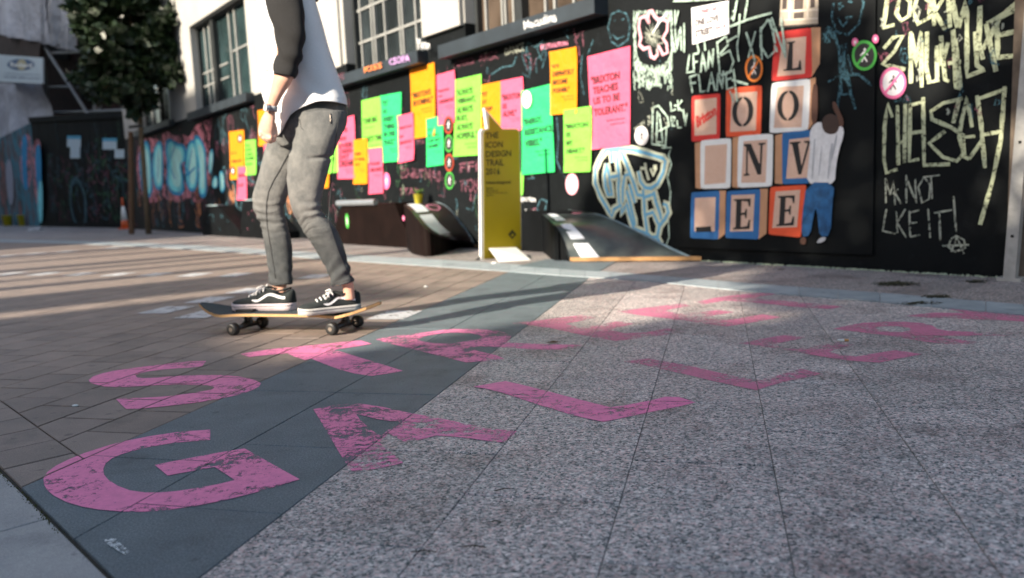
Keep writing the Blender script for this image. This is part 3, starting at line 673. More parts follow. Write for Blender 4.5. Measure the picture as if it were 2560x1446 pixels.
# ------------------------------------------------------------------ text
def text_mesh(txt, bold=0.0, shear=0.0):
    cu = bpy.data.curves.new('t', 'FONT'); cu.body = txt; cu.size = 1; cu.offset = bold; cu.resolution_u = 2; cu.shear = shear
    ob = bpy.data.objects.new('t', cu); COL.objects.link(ob)
    dg = bpy.context.evaluated_depsgraph_get(); me = bpy.data.meshes.new_from_object(ob.evaluated_get(dg))
    vs = [v.co.copy() for v in me.vertices]; fs = [tuple(p.vertices) for p in me.polygons]
    bpy.data.objects.remove(ob); bpy.data.curves.remove(cu); bpy.data.meshes.remove(me)
    return vs, fs
_tc = {}
def text_flat(txt, P3, name, m, parent=None, bold=.02, jitter=0, local=Vector((0,0,0))):
    """P3: four 3D corners TL,TR,BR,BL the line of text fills exactly"""
    key = (txt, bold)
    if key not in _tc:
        vs, fs = text_mesh(txt, bold)
        if not vs: return None
        xs = [v.x for v in vs]; ys = [v.y for v in vs]; x0, x1, y0, y1 = min(xs), max(xs), min(ys), max(ys)
        _tc[key] = ([((v.x-x0)/(x1-x0), (v.y-y0)/(y1-y0)) for v in vs], fs)
    uv, fs = _tc[key]; TL, TR, BR, BL = P3
    out = []
    for s, t in uv:
        if jitter:
            j = noise.noise(Vector((s*9, t*2, len(txt)))); t2 = t + j*jitter; s2 = s + noise.noise(Vector((s*7, t*3, 5)))*jitter*.15
        else: s2, t2 = s, t
        out.append(BL.lerp(BR, s2).lerp(TL.lerp(TR, s2), t2) - local)
    return meshobj(name, out, fs, m, parent)
def text_quad(name, txt, q, m, off, label=None, parent=None, jitter=0, bold=.02):
    P3 = [WP(*UV(*p), off) for p in q]
    o = text_flat(txt, P3, name, m, parent, bold, jitter, bld.location if parent is BP else Vector((0,0,0)))
    if label: o['label'] = label
    return o
for (q, txt, m) in [
    ([(1343,58),(1425,34),(1427,58),(1345,78)], 'Macaulina', c_white), ([(1072,97),(1108,106),(1106,125),(1074,128)], 'Yvon', c_white),
    ([(1143,150),(1187,142),(1188,160),(1144,168)], 'DANCE', c_dpink), ([(1199,135),(1247,125),(1247,148),(1200,155)], 'MAGIC', c_dpink), ([(1262,122),(1310,106),(1312,128),(1264,140)], 'DANCE', c_grey),
    ([(1003,150),(1055,138),(1057,156),(1004,166)], 'CSOPA', chalk('violet_chalk', (.5, .3, .6), .38, .5)), ([(855,192),(890,183),(890,200),(856,208)], 'SWEETS', c_dpink),
    ([(1302,490),(1340,493),(1340,510),(1302,507)], 'sporton', c_white), ([(1303,524),(1352,522),(1352,538),(1303,540)], 'urbanites', c_white),
    ([(1352,112),(1420,103),(1421,113),(1353,126)], 'MOTIVATION', c_pink), ([(1003,418),(1060,424),(1060,448),(1003,446)], 'EO-BUT', c_dpink), ([(1062,420),(1103,430),(1103,455),(1062,450)], 'NAS', c_dpink),
    ([(1150,408),(1195,402),(1195,430),(1150,432)], 'FFI', c_dpink), ([(1150,450),(1196,446),(1196,480),(1150,482)], 'YVON', c_dpink), ([(1586,320),(1612,300),(1614,312),(1588,332)], 'WAKE', c_grey),
    ([(1000,470),(1050,470),(1050,490),(1000,488)], 'STAR', c_dpink), ([(940,170),(985,158),(985,172),(940,184)], 'KISS', c_org), ([(1040,345),(1062,343),(1062,360),(1040,362)], 'RHEA', c_dpink)]:
    text_quad('chalk_word', txt, q, m, .0044 if UV(*q[0])[1] < 2.02 else .1645, None, BP, .14)
for o in [o for o in bld.children if o.name.startswith('chalk_word')]:
    pass
# doodle clutter (dense, uncountable) on the far two thirds of the wall
def clutter(name, n, urange, vrange, mats, wr=(.008, .022), size=(.05, .22), off=.0048):
    for mi, m in enumerate(mats):
        mb = MB()
        for k in range(n):
            u = random.uniform(*urange); v = random.uniform(*vrange); s = random.uniform(*size); a = random.uniform(0, 6.28); pts = []
            kind = random.random(); x, y = u, v
            for q in range(random.randint(3, 7)):
                pts.append((x, y)); a += random.uniform(.6, 2.2)*(1 if kind < .6 else random.choice((-1, 1))); x += math.cos(a)*s*.6; y += math.sin(a)*s
                y = max(vrange[0], min(vrange[1], y))
            stroke_mesh(mb, pts, random.uniform(*wr), off + .0004*mi)
        o = mb.build(name, m, BP); o['kind'] = 'stuff'
clutter('fine_scribble', 14, (-.15, .72), (.85, 1.75), [c_teal, c_dpink, c_grey], (.006, .02), (.015, .06))
clutter('fine_scribble', 18, (2.2, 2.75), (.9, 1.75), [c_teal, c_grey], (.005, .010), (.02, .07))
clutter('fine_scribble', 60, (3.6, 13.0), (.1, 2.0), [c_dpink, c_teal, c_grey], (.004, .010), (.02, .07))
clutter('scribble', 22, (4.0, 11.5), (.12, .98), [c_dpink, c_teal, c_green])
clutter('scribble', 20, (3.4, 13.0), (1.55, 2.0), [c_dpink, c_teal])
clutter('scribble', 34, (9.5, 21.0), (.1, 1.25), [c_dpink, c_teal, chalk('dull_blue_spray', (.08, .20, .26), .44, .54), chalk('rust_chalk', (.4, .16, .07), .38, .5)], (.02, .06), (.1, .4))
clutter('scribble', 26, (10.5, 21.0), (1.2, 2.2), [c_dpink, c_teal, chalk('dull_pink_spray', (.35, .12, .18), .46, .55)], (.015, .05), (.08, .3))
# graffiti piece far left: pink cloud, cyan letters outlined blue
pk = worn_paint('salmon_spray', (.62, .20, .26), .47, .52, sc=(3, 8), edge=40, var=.3); cyn = plain('cyan_spray', (.20, .70, .82), .8, .35, 2.2, b=0); dbl = plain('blue_outline_spray', (.01, .26, .52), .8, .25, 4, b=0); pal = plain('pale_mint_spray', (.45, .82, .80), .8, .2, 3, b=0)
q1 = crop(0, 0, 1542/640)
blob('graffiti_background', q1([(825,900),(870,820),(960,850),(1000,780),(1060,830),(1100,800),(1140,840),(1180,740),(1270,750),(1260,900),(1270,1100),(1230,1210),(1180,1230),(1140,1180),(1080,1230),(1010,1200),(960,1200),(930,1230),(880,1210),(840,1150),(825,1060)]), pk, .004)
glyphs = [[(835,930),(865,840),(900,860),(915,960),(925,1160),(900,1200),(860,1180),(845,1060)], [(925,900),(955,840),(985,870),(985,1100),(975,1150),(930,1140),(915,1000)], [(990,870),(1020,825),(1060,860),(1120,870),(1130,960),(1090,990),(1110,1080),(1110,1180),(1040,1180),(1000,1120),(1010,1000)],
          [(1120,900),(1155,830),(1190,870),(1200,1000),(1190,1150),(1140,1160),(1115,1080)], [(1160,820),(1200,810),(1245,900),(1245,1020),(1250,1180),(1215,1200),(1195,1150),(1205,1000)], [(1280,1080),(1310,1050),(1320,1130),(1280,1140)], [(1318,1040),(1345,1020),(1360,1150),(1330,1170)], [(1255,940),(1285,880),(1290,980),(1262,1080)]]
for k, P in enumerate(glyphs):
    Q = q1(P); cx = sum(p[0] for p in Q)/len(Q); cy_ = sum(p[1] for p in Q)/len(Q)
    blob('graffiti_letter', Q, dbl, .0050 + .0004*k)
    blob('graffiti_letter', [(cx+(x-cx)*.78, cy_+(y-cy_)*.88) for x, y in Q], cyn, .0090 + .0004*k)
    blob('graffiti_letter', [(cx+(x-cx)*.5+2, cy_+(y-cy_)*.72) for x, y in Q], pal, .0130 + .0003*k)
strokes('graffiti_outline', [q1(l) for l in [[(1060,870),(1020,990),(1060,1080)], [(1160,900),(1130,1060),(1180,1010)], [(1110,990),(1150,1050),(1140,1120)], [(960,900),(955,1080)]]], dbl, .05, .0158)
# ------------------------------------------------------------------ mural of the toy blocks
mroot = empty('mural_panel', WP(1.9, 0), 'raised black panel painted with lettered toy blocks and a child reaching up', 'mural')
ML = mroot.location
muw = plain('mural_black', (.005, .0065, .0075), .6, .3, 3, b=.15, spec=.12)
ur = UV(2190, 300)[0]; ul = UV(1690, 400)[0]
mb = MB(); mb.box(WP(ur, .105, .002) - ML, WD*(ul-ur), ZU*2.6, WN*.020); mb.build('panel', muw, mroot)
def mur(P, m, off, name, par=None, it=0):
    P3 = [WP(*UV(x, y, off), off) - ML for x, y in (smooth_loop(q4(P), it) if it else q4(P))]
    return flat(P3, m, name, par or mroot)
def wallpaint(name, c, var=.12, sc=14): return plain(name, c, .7, var, sc, b=0)
mred = wallpaint('mural_red', (.62, .035, .03)); mora = wallpaint('mural_orange_red', (.72, .09, .03)); mblu = wallpaint('mural_blue', (.02, .13, .36)); mwhi = wallpaint('mural_white', (.76, .78, .80), .06)
mwood = wallpaint('mural_wood_side', (.50, .27, .15)); mblk = wallpaint('mural_letter_black', (.012, .012, .014))
def brickpaint():
    m, nt, bs = new_mat('mural_block_face')
    mp = N(nt, 'ShaderNodeMapping'); mp.inputs['Rotation'].default_value = (0, 0, math.atan2(WD.y, WD.x)*-1); nt.links.new(coord(nt), mp.inputs[0])
    sx = N(nt, 'ShaderNodeSeparateXYZ'); nt.links.new(mp.outputs[0], sx.inputs[0]); cb = N(nt, 'ShaderNodeCombineXYZ'); nt.links.new(sx.outputs[0], cb.inputs[0]); nt.links.new(sx.outputs[2], cb.inputs[1])
    b = N(nt, 'ShaderNodeTexBrick'); b.inputs['Scale'].default_value = 22; b.inputs['Color1'].default_value = (.66, .42, .31, 1); b.inputs['Color2'].default_value = (.58, .33, .22, 1); b.inputs['Mortar'].default_value = (.74, .60, .52, 1); b.inputs['Mortar Size'].default_value = .05
    b.inputs['Row Height'].default_value = .22; nt.links.new(cb.outputs[0], b.inputs[0])
    n = noise_tex(nt, 18, 6, .7); c = mixc(nt, n.outputs['Fac'], b.outputs[0], (.58, .36, .27)); nt.links.new(c, bs.inputs['Base Color']); bs.inputs['Roughness'].default_value = .7; return m
mface = brickpaint()
def inset(P, k):
    cx = sum(p[0] for p in P)/len(P); cy_ = sum(p[1] for p in P)/len(P); return [(cx+(x-cx)*k, cy_+(y-cy_)*k) for x, y in P]
def round_quad(P, r=.12):
    out = []
    for k in range(4):
        a, b, c = P[k-1], P[k], P[(k+1) % 4]
        for t in (1, .45, 0):
            p = (b[0]+(a[0]-b[0])*r*t, b[1]+(a[1]-b[1])*r*t); q = (b[0]+(c[0]-b[0])*r*(1-t), b[1]+(c[1]-b[1])*r*(1-t))
            out.append(p if t == 1 else (q if t == 0 else ((p[0]+q[0]+b[0]*.6)/2.6 if 0 else (p[0]*.25+q[0]*.25+b[0]*.5), p[1]*.25+q[1]*.25+b[1]*.5)))
    return out
def serif(ch, P3, name, m, par):
    pass
def glyph_poly(ch):
    """stencil serif capitals on a unit box (y up)"""
    if ch == 'E': return [[(.02,0),(.98,0),(.98,.30),(.90,.30),(.82,.10),(.46,.07),(.46,.46),(.66,.47),(.70,.36),(.78,.36),(.78,.66),(.70,.66),(.66,.55),(.46,.54),(.46,.93),(.80,.91),(.88,.74),(.96,.74),(.96,1),(.02,1),(.02,.95),(.16,.93),(.16,.07),(.02,.05)]]
    if ch == 'L': return [[(.02,0),(.98,0),(.98,.34),(.90,.34),(.80,.10),(.50,.07),(.50,.93),(.66,.95),(.66,1),(.02,1),(.02,.95),(.18,.93),(.18,.07),(.02,.05)]]
    if ch == 'N': return [[(.0,0),(.30,0),(.30,.05),(.20,.07),(.20,.80),(.70,0),(.88,0),(.88,.93),(1,.95),(1,1),(.68,1),(.68,.95),(.78,.93),(.78,.32),(.34,1),(.0,1),(.0,.95),(.12,.90),(.12,.07),(.0,.05)]]
    if ch == 'V': return [[(.40,0),(.56,0),(.90,.93),(1,.95),(1,1),(.64,1),(.64,.95),(.80,.93),(.56,.26),(.38,.93),(.48,.95),(.48,1),(.0,1),(.0,.95),(.10,.93)]]
    if ch == 'O':
        L_ = []; Rr = []
        for k in range(13):
            a = math.pi/2 + .05 + (math.pi-.10)*k/12; L_.append((.5+.5*math.cos(a), .5+.5*math.sin(a)))
        for k in range(13):
            a = math.pi*1.5 - .13 - (math.pi-.26)*k/12; L_.append((.5+.27*math.cos(a), .5+.42*math.sin(a)))
        Rr = [(1-x, y) for x, y in L_]
        return [L_, Rr]
def block(front, side, inner, mc, ch=None, lq=None, word=None, label=None, k=0, rnd=.10):
    o0 = .0235 + .0012*k
    if side:
        bp = mur(side, mwood, o0, 'painted_block')
        fr = mur(round_quad(front, rnd), mc, o0+.0006, 'block_frame', bp)
    else: bp = fr = mur(round_quad(front, rnd), mc, o0+.0006, 'painted_block')
    if label: bp['label'] = label
    mur(inner, mface, o0+.0012, 'block_face', bp)
    if ch:
        q = [WP(*UV(*p, o0+.0018), o0+.0018) - ML for p in q4(lq)]
        TL, TR, BR, BL = q
        for P in glyph_poly(ch):
            flat([BL.lerp(BR, x).lerp(TL.lerp(TR, x), y) for x, y in P], mblk, 'block_letter', bp)
    return bp
block([(825,178),(1026,152),(1030,425),(808,447)], [(1022,152),(1076,150),(1072,350),(1026,425)], [(868,215),(998,200),(990,405),(838,420)], mred, 'L', [(892,232),(960,222),(975,385),(870,390)], label='painted red block with the letter L, top of the tower', k=0)
block([(372,527),(528,512),(525,768),(370,778)], None, [(388,548),(508,535),(506,735),(386,745)], mred, label='painted red block with red slanted writing', k=1)
block([(560,485),(756,467),(750,742),(557,752)], None, [(590,512),(730,502),(722,716),(580,724)], mora, 'O', [(592,535),(712,525),(706,692),(592,698)], label='painted red block with the letter O', k=2)
block([(808,455),(1022,430),(1010,715),(795,732)], [(1018,432),(1050,425),(1048,660),(1008,715)], [(838,478),(985,470),(972,697),(820,702)], mwhi, 'O', [(840,500),(962,492),(955,662),(838,664)], label='painted white block with the letter O', k=3, rnd=.14)
block([(418,770),(588,756),(584,1032),(418,1036)], [(388,785),(425,778),(422,1036),(392,1030)], [(444,800),(565,790),(556,1002),(440,1012)], mwhi, label='painted blank white block', k=4, rnd=.14)
block([(625,745),(818,732),(812,1022),(620,1030)], [(595,755),(632,748),(626,1030),(592,1025)], [(655,775),(785,765),(776,1000),(642,1002)], mwhi, 'N', [(655,790),(775,782),(765,955),(655,965)], label='painted white block with the letter N', k=5, rnd=.14)
block([(866,728),(1035,712),(1012,1006),(866,1010)], [(828,742),(870,732),(868,1010),(826,1005)], [(905,765),(1030,750),(1005,975),(888,980)], mblu, 'V', [(908,780),(1032,770),(1015,955),(915,958)], label='painted blue block with the letter V behind the figure', k=6)
block([(368,1055),(525,1045),(518,1312),(362,1305)], [(520,1045),(558,1045),(553,1282),(516,1312)], [(388,1085),(502,1080),(497,1268),(385,1270)], mblu, label='painted blank blue block at the bottom left', k=7)
block([(562,1048),(748,1035),(738,1312),(555,1305)], [(742,1035),(788,1035),(780,1280),(736,1312)], [(588,1070),(716,1065),(706,1266),(580,1270)], mblu, 'E', [(600,1092),(698,1088),(690,1255),(595,1258)], label='painted blue block with the letter E', k=8)
block([(800,1025),(1000,1012),(968,1302),(790,1285)], None, [(830,1050),(966,1040),(948,1245),(812,1250)], mora, 'E', [(842,1075),(940,1070),(932,1235),(832,1240)], label='painted orange red block with the letter E', k=9)
mur([(392,1245),(475,1240),(478,1270),(395,1272)], mblk, .0345, 'black_smudge')
TQ = [WP(*UV(*p, .027), .027) - ML for p in q4([(392,640),(500,570),(506,630),(400,705)])]
text_flat('Brixton', TQ, 'slanted_word', mred, mroot, .05)
# drawn house front above the tower
stn = wallpaint('mural_stone', (.45, .38, .30)); mdk = wallpaint('mural_window_dark', (.06, .045, .04))
mur([(860,-40),(1065,-40),(1062,130),(850,142)], stn, .0236, 'painted_house_front')
for P in ([(935,-40),(985,-40),(980,50),(930,55)], [(870,-40),(895,-40),(890,50),(866,52)], [(1020,-40),(1045,-40),(1045,40),(1020,45)], [(930,70),(985,66),(983,100),(928,104)], [(850,142),(1062,130),(1060,140),(850,152)]): mur(P, mdk, .0246, 'painted_opening')
for P in ([(855,58),(1064,50),(1064,58),(855,66)], [(852,108),(1062,98),(1062,106),(852,116)], [(905,-40),(915,-40),(910,108),(900,108)], [(1000,-40),(1010,-40),(1010,100),(1000,102)]): mur(P, wallpaint('mural_stone_light', (.62, .56, .48)), .0250, 'painted_moulding')
# the painted small figure
skin_b = wallpaint('mural_skin', (.10, .045, .03)); hair_b = wallpaint('mural_hair', (.05, .028, .022)); shirt_b = wallpaint('mural_shirt', (.70, .71, .74), .14, 30); jean_b = wallpaint('mural_trousers', (.012, .09, .24), .5, 20); shade_b = wallpaint('mural_fold', (.42, .44, .48))
fig = mur([(1030,690),(1070,665),(1110,690),(1150,700),(1200,690),(1205,740),(1175,830),(1160,920),(1155,1005),(1080,1012),(1000,1005),(1010,900),(1020,800),(1015,740)], shirt_b, .0370, 'painted_figure', it=1); fig['label'] = 'painted child seen from behind in white top and blue trousers'
mur([(1092,640),(1130,620),(1170,640),(1182,690),(1165,730),(1130,738),(1095,725),(1080,680)], hair_b, .0385, 'painted_head', fig, 2)
mur([(1030,470),(1058,450),(1062,560),(1058,665),(1038,690),(1022,640)], skin_b, .0362, 'painted_arm', fig, 1)
mur([(1170,690),(1200,700),(1205,660),(1185,620),(1160,560),(1140,555),(1145,600),(1170,640)], skin_b, .0362, 'painted_arm', fig, 1)
mur([(1000,1000),(1156,1000),(1140,1120),(1132,1290),(1070,1300),(1062,1200),(1050,1130),(1035,1200),(1020,1290),(970,1300),(975,1180)], jean_b, .0378, 'painted_trousers', fig, 1)
mur([(965,1300),(998,1300),(995,1340),(965,1340)], skin_b, .0372, 'painted_foot', fig, 1); mur([(1075,1300),(1110,1300),(1095,1325),(1050,1335)], shade_b, .0372, 'painted_foot', fig, 1)
for P in ([(1040,760),(1050,760),(1035,980),(1025,980)], [(1080,800),(1086,800),(1070,960),(1064,960)], [(1130,790),(1150,780),(1120,980),(1112,980)], [(1160,740),(1170,740),(1140,880),(1134,870)]): mur(P, shade_b, .0392, 'painted_fold', fig, 1)

# ------------------------------------------------------------------ round stickers
def disc(cx, cy_, rx, ry, off, m, name, parent=None, n=28, local=None, th=.0015, ring=None):
    P = [WP(*UV(cx+rx*math.cos(6.2832*k/n), cy_+ry*math.sin(6.2832*k/n), off), off) for k in range(n)]
    L0 = local or Vector((0,0,0))
    mb = MB(); mb.prism([p - L0 for p in P], WN*th); return mb.build(name, m, parent)
s_green = plain('sticker_green', (.06, .38, .06), .4, .05, 3, b=0); s_pink = plain('sticker_pink', (.80, .16, .36), .4, .05, 3, b=0); s_or = plain('sticker_orange', (.85, .24, .04), .4, .05, 3, b=0); s_red = plain('sticker_dark_red', (.45, .06, .03), .4, .05, 3, b=0)
s_white = plain('sticker_white', (.78, .76, .78), .4, .04, 3, b=0); s_blk = plain('sticker_black', (.02, .02, .022), .4, .1, 3, b=0); s_pale = plain('sticker_pale_pink', (.80, .38, .46), .4, .04, 3, b=0)
def walker(cx, cy_, sx, sy, m, par, off, L0):
    def B(P, nm): 
        P3 = [WP(*UV(cx+x*sx, cy_+y*sy, off), off) - L0 for x, y in P]; return flat(P3, m, nm, par)
    B([(-.08,-.75),(.12,-.8),(.22,-.6),(.1,-.45),(-.1,-.5)], 'printed_head')
    B([(-.15,-.42),(.18,-.42),(.5,-.1),(.42,.0),(.12,-.18),(.08,.15),(.4,.6),(.3,.72),(-.05,.28),(-.3,.72),(-.45,.66),(-.15,.1),(-.2,-.15),(-.5,.08),(-.55,-.05)], 'printed_figure')
def sticker(cx, cy_, rx, ry, rim, face, figm, slash, label, off=.0055):
    L0 = WP(*UV(cx, cy_, off), off)
    root = empty('round_sticker', L0, label, 'sticker')
    disc(cx, cy_, rx, ry, off, rim, 'rim', root, local=L0)
    disc(cx, cy_, rx*.80, ry*.80, off+.0016, face, 'face', root, local=L0)
    walker(cx, cy_, rx*.62, ry*.62, figm, root, off+.0038, L0)
    if slash:
        P3 = [WP(*UV(cx+x*rx, cy_+y*ry, off), off+.0044) - L0 for x, y in [(.50,-.66),(.62,-.54),(-.50,.66),(-.62,.54)]]; flat(P3, rim, 'slash', root)
sticker(1709, 197, 21, 32, s_green, s_blk, s_white, True, 'green ringed black sticker between the fuzzy flower and the mint writing')
sticker(1885, 172, 22, 34, s_or, s_blk, s_white, True, 'orange ringed sticker over the red letter O block', .030)
sticker(2161, 139, 31, 38, s_green, s_blk, s_white, True, 'green ringed black sticker at the top right of the mural panel', .026)
sticker(2233, 208, 33, 40, s_pink, s_white, s_blk, True, 'large pink ringed white sticker with a running figure right of the mural panel')
sticker(1430, 461, 16, 27, s_pale, s_white, s_pink, False, 'pale pink and white sticker under the lime poster')
sticker(1317, 249, 12, 22, s_white, s_white, s_blk, False, 'white sticker on the top corner of the wide green poster', .034)
sticker(1604, 340, 17, 24, s_white, s_white, s_blk, False, 'plain white face sticker right of the big pink poster')
sticker(966, 453, 9, 21, s_pink, s_pink, s_white, False, 'small pink sticker beside the lowest pink poster')
sticker(1121, 313, 11, 22, s_red, s_blk, s_white, False, 'topmost dark red sticker of the column left of the tall lime poster', .032)
sticker(1122, 359, 11, 22, s_green, s_blk, s_white, False, 'upper green sticker of the column left of the tall lime poster', .010)
sticker(1123, 407, 11, 22, s_red, s_blk, s_white, False, 'lower dark red sticker of the column left of the tall lime poster')
sticker(1124, 452, 11, 22, s_green, s_blk, s_white, False, 'lowest green sticker of the column left of the tall lime poster')
for (x, y, lab) in ((2138, 106, 'left'), (2189, 98, 'right')):
    L0 = WP(*UV(x, y, .026), .026); r_ = empty('small_sticker', L0, 'tiny pink sticker touching the %s shoulder of the top right green sticker' % lab, 'sticker'); disc(x, y, 8, 11, .026, s_pink, 'face', r_, local=L0, n=14); disc(x, y, 3, 5, .028, s_white, 'dot', r_, local=L0, n=8)
# ------------------------------------------------------------------ posters
p_or = paper('fluorescent_orange_paper', (.72, .24, .003)); p_pk = paper('fluorescent_pink_paper', (.82, .105, .20)); p_gr = paper('fluorescent_green_paper', (.025, .56, .16)); p_li = paper('fluorescent_lime_paper', (.19, .60, .07))
ink = plain('poster_ink', (.035, .022, .024), .6, .2, 10, b=0)
INKS = {'pk': plain('poster_ink_on_pink', (.07, .01, .02), .6, .2, 10, b=0), 'gr': plain('poster_ink_on_green', (.005, .05, .02), .6, .2, 10, b=0), 'li': plain('poster_ink_on_lime', (.02, .06, .012), .6, .2, 10, b=0), 'or': plain('poster_ink_on_orange', (.045, .02, .006), .6, .2, 10, b=0)}
PM = {'or': p_or, 'pk': p_pk, 'gr': p_gr, 'li': p_li}
def lines(parts, s0=.08, maxw=.84, top=.30, lh=.085, gap=.115): return parts
POST = [
 ('or', [(573,330),(610,325),(611,447),(577,450)], [('"IT IS', .45, .4, .04), ('VIBRANT', .62, .75, .05)], .05, 'orange poster furthest left on the wall, above a small pink one'),
 ('li', [(612,352),(640,349),(641,437),(614,439)], [('"MY', .15, .4, .07), ('LIFE', .27, .5, .07), ('AND', .40, .6, .08), ('HOME', .52, .7, .09), ('NOW."', .68, .6, .07)], .05, 'narrow green poster beside the furthest left orange poster'),
 ('pk', [(595,418),(615,416),(618,500),(593,501)], [('BRIXTON', .26, .8, .10), ('IS ART', .55, .6, .09)], .09, 'small deep pink poster overlapping the foot of the furthest orange poster'),
 ('or', [(645,277),(690,268),(692,362),(647,366)], [('"BUSY', .4, .6, .08)], .05, 'orange poster half hidden behind the hand of the skateboarder'),
 ('pk', [(660,360),(694,358),(694,440),(660,444)], [('HOME', .4, .6, .08)], .05, 'pink poster almost wholly hidden behind the thighs of the skateboarder'),
 ('li', [(812,372),(851,357),(849,430),(812,436)], [('LOUD', .5, .6, .10)], .05, 'lime poster seen as a sliver at the knee of the skateboarder'),
 ('or', [(800,400),(824,398),(822,470),(800,472)], [('WOW', .4, .6, .08)], .02, 'orange scrap of a poster under the lime sliver'),
 ('pk', [(843,300),(887,288),(888,447),(845,448)], [('IT IS', .20, .5, .07), ('AN', .33, .4, .07), ('EVER', .45, .8, .08), ('CHANG-', .54, .8, .08), ('DAY', .63, .6, .08), ('DREAM."', .74, .95, .12)], .08, 'tall pink poster just right of the knee of the skateboarder'),
 ('or', [(884,350),(918,347),(919,460),(884,461)], [('"KEEP', .32, .5, .06), ('IT REAL', .44, .75, .06), ('YES."', .56, .4, .05)], .10, 'orange poster between the tall pink poster and the lowest pink poster'),
 ('li', [(904,252),(955,240),(957,405),(907,410)], [('"ONE BIG', .33, .7, .09), ('STREET', .44, .5, .01), ('PARTY TIME', .62, .9, .085)], .03, 'lime poster joined to the left edge of the narrow green one'),
 ('gr', [(952,240),(1004,230),(1001,403),(958,407)], [('"IT', .12, .3, .075), ('IS', .24, .2, .06), ('EVERY', .36, .55, .08), ('THING', .47, .6, .085), ('IN ONE', .58, .6, .085), ('PLACE."', .70, .6, .085)], .07, 'green poster between a lime poster and a small pink one'),
 ('pk', [(921,372),(956,368),(959,483),(923,486)], [('"COLOUR', .34, .75, .07), ('AND NOISE."', .47, .9, .09)], .11, 'lowest pink poster of the middle group, beside a small round sticker'),
 ('pk', [(995,290),(1033,281),(1036,400),(997,409)], [('"BRIXTON', .27, .85, .05), ('IS', .45, .25, .05), ('MAGICAL."', .58, .85, .07)], .13, 'narrow pink poster overlapping the tall orange poster on its left'),
 ('or', [(1026,175),(1087,156),(1088,340),(1030,348)], [('"BRIXTON\'S', .38, .78, .085), ('BOOMING."', .49, .82, .085)], .04, 'tallest orange poster, left of the upper pink poster'),
 ('gr', [(1066,298),(1107,288),(1110,412),(1067,418)], [('"IT', .24, .3, .06), ('IS ALL', .36, .7, .07), ('OF MY', .47, .8, .08), ('HOME."', .58, .7, .08)], .07, 'small green poster below the tallest orange poster'),
 ('pk', [(1092,188),(1138,175),(1138,307),(1095,315)], [('"BRIXTON', .33, .60, .05), ('IS', .43, .2, .04), ('UNDERGROUND."', .54, .90, .075)], .10, 'upper pink poster left of the tall lime one'),
 ('li', [(1138,200),(1204,185),(1202,388),(1134,392)], [('"ALWAYS', .175, .62, .085), ('VIBRANT,', .29, .70, .085), ('ALWAYS', .40, .60, .085), ('BUSY,', .51, .42, .085), ('ALWAYS', .62, .60, .085), ('HOPEFUL."', .735, .78, .09)], .06, 'tall lime poster with six lines of capitals'),
 ('or', [(1200,213),(1254,203),(1254,333),(1201,337)], [('"IT', .20, .3, .09), ('AT', .35, .22, .08), ('STEP', .50, .5, .08), ('MY', .66, .3, .08), ('A', .80, .2, .08)], .03, 'orange poster behind the pointed top of the yellow sign'),
 ('pk', [(1252,203),(1309,192),(1306,326),(1252,331)], [('"BRIXTON', .33, .88, .115), ('IS', .50, .2, .10), ('ALIVE."', .65, .62, .12)], .05, 'pink poster touching the right of the orange poster behind the yellow sign'),
 ('gr', [(1304,228),(1377,210),(1388,430),(1305,438)], [('"ENERGY,', .38, .62, .085), ('RESISTANCE,', .505, .92, .090), ('VIBES."', .63, .55, .085)], .08, 'widest green poster right of the yellow sign'),
 ('or', [(1375,130),(1443,117),(1443,283),(1377,288)], [('"IT\'S', .24, .28, .055), ('DEFINITELY', .36, .80, .075), ('BECOME', .49, .55, .075), ('POSHER."', .62, .62, .075)], .12, 'upper right orange poster overlapping the widest green one'),
 ('li', [(1409,275),(1479,265),(1478,430),(1410,432)], [('"BRIXTON', .27, .82, .075), ('IS', .40, .16, .075), ('MY', .53, .24, .075), ('HEART."', .66, .66, .08)], .15, 'small lime poster overlapping the foot of the big pink one'),
 ('pk', [(1469,142),(1576,115),(1575,363),(1480,375)], [('"BRIXTON', .265, .70, .085), ('TEACHES', .375, .62, .078), ('US TO BE', .485, .66, .078), ('TOLERANT."', .605, .84, .085)], .06, 'largest pink poster, right of all the others'),
 ('li', [(1285,430),(1310,430),(1308,488),(1290,490)], [], .05, 'strip of a lime poster behind the lower half of the yellow sign'),
]
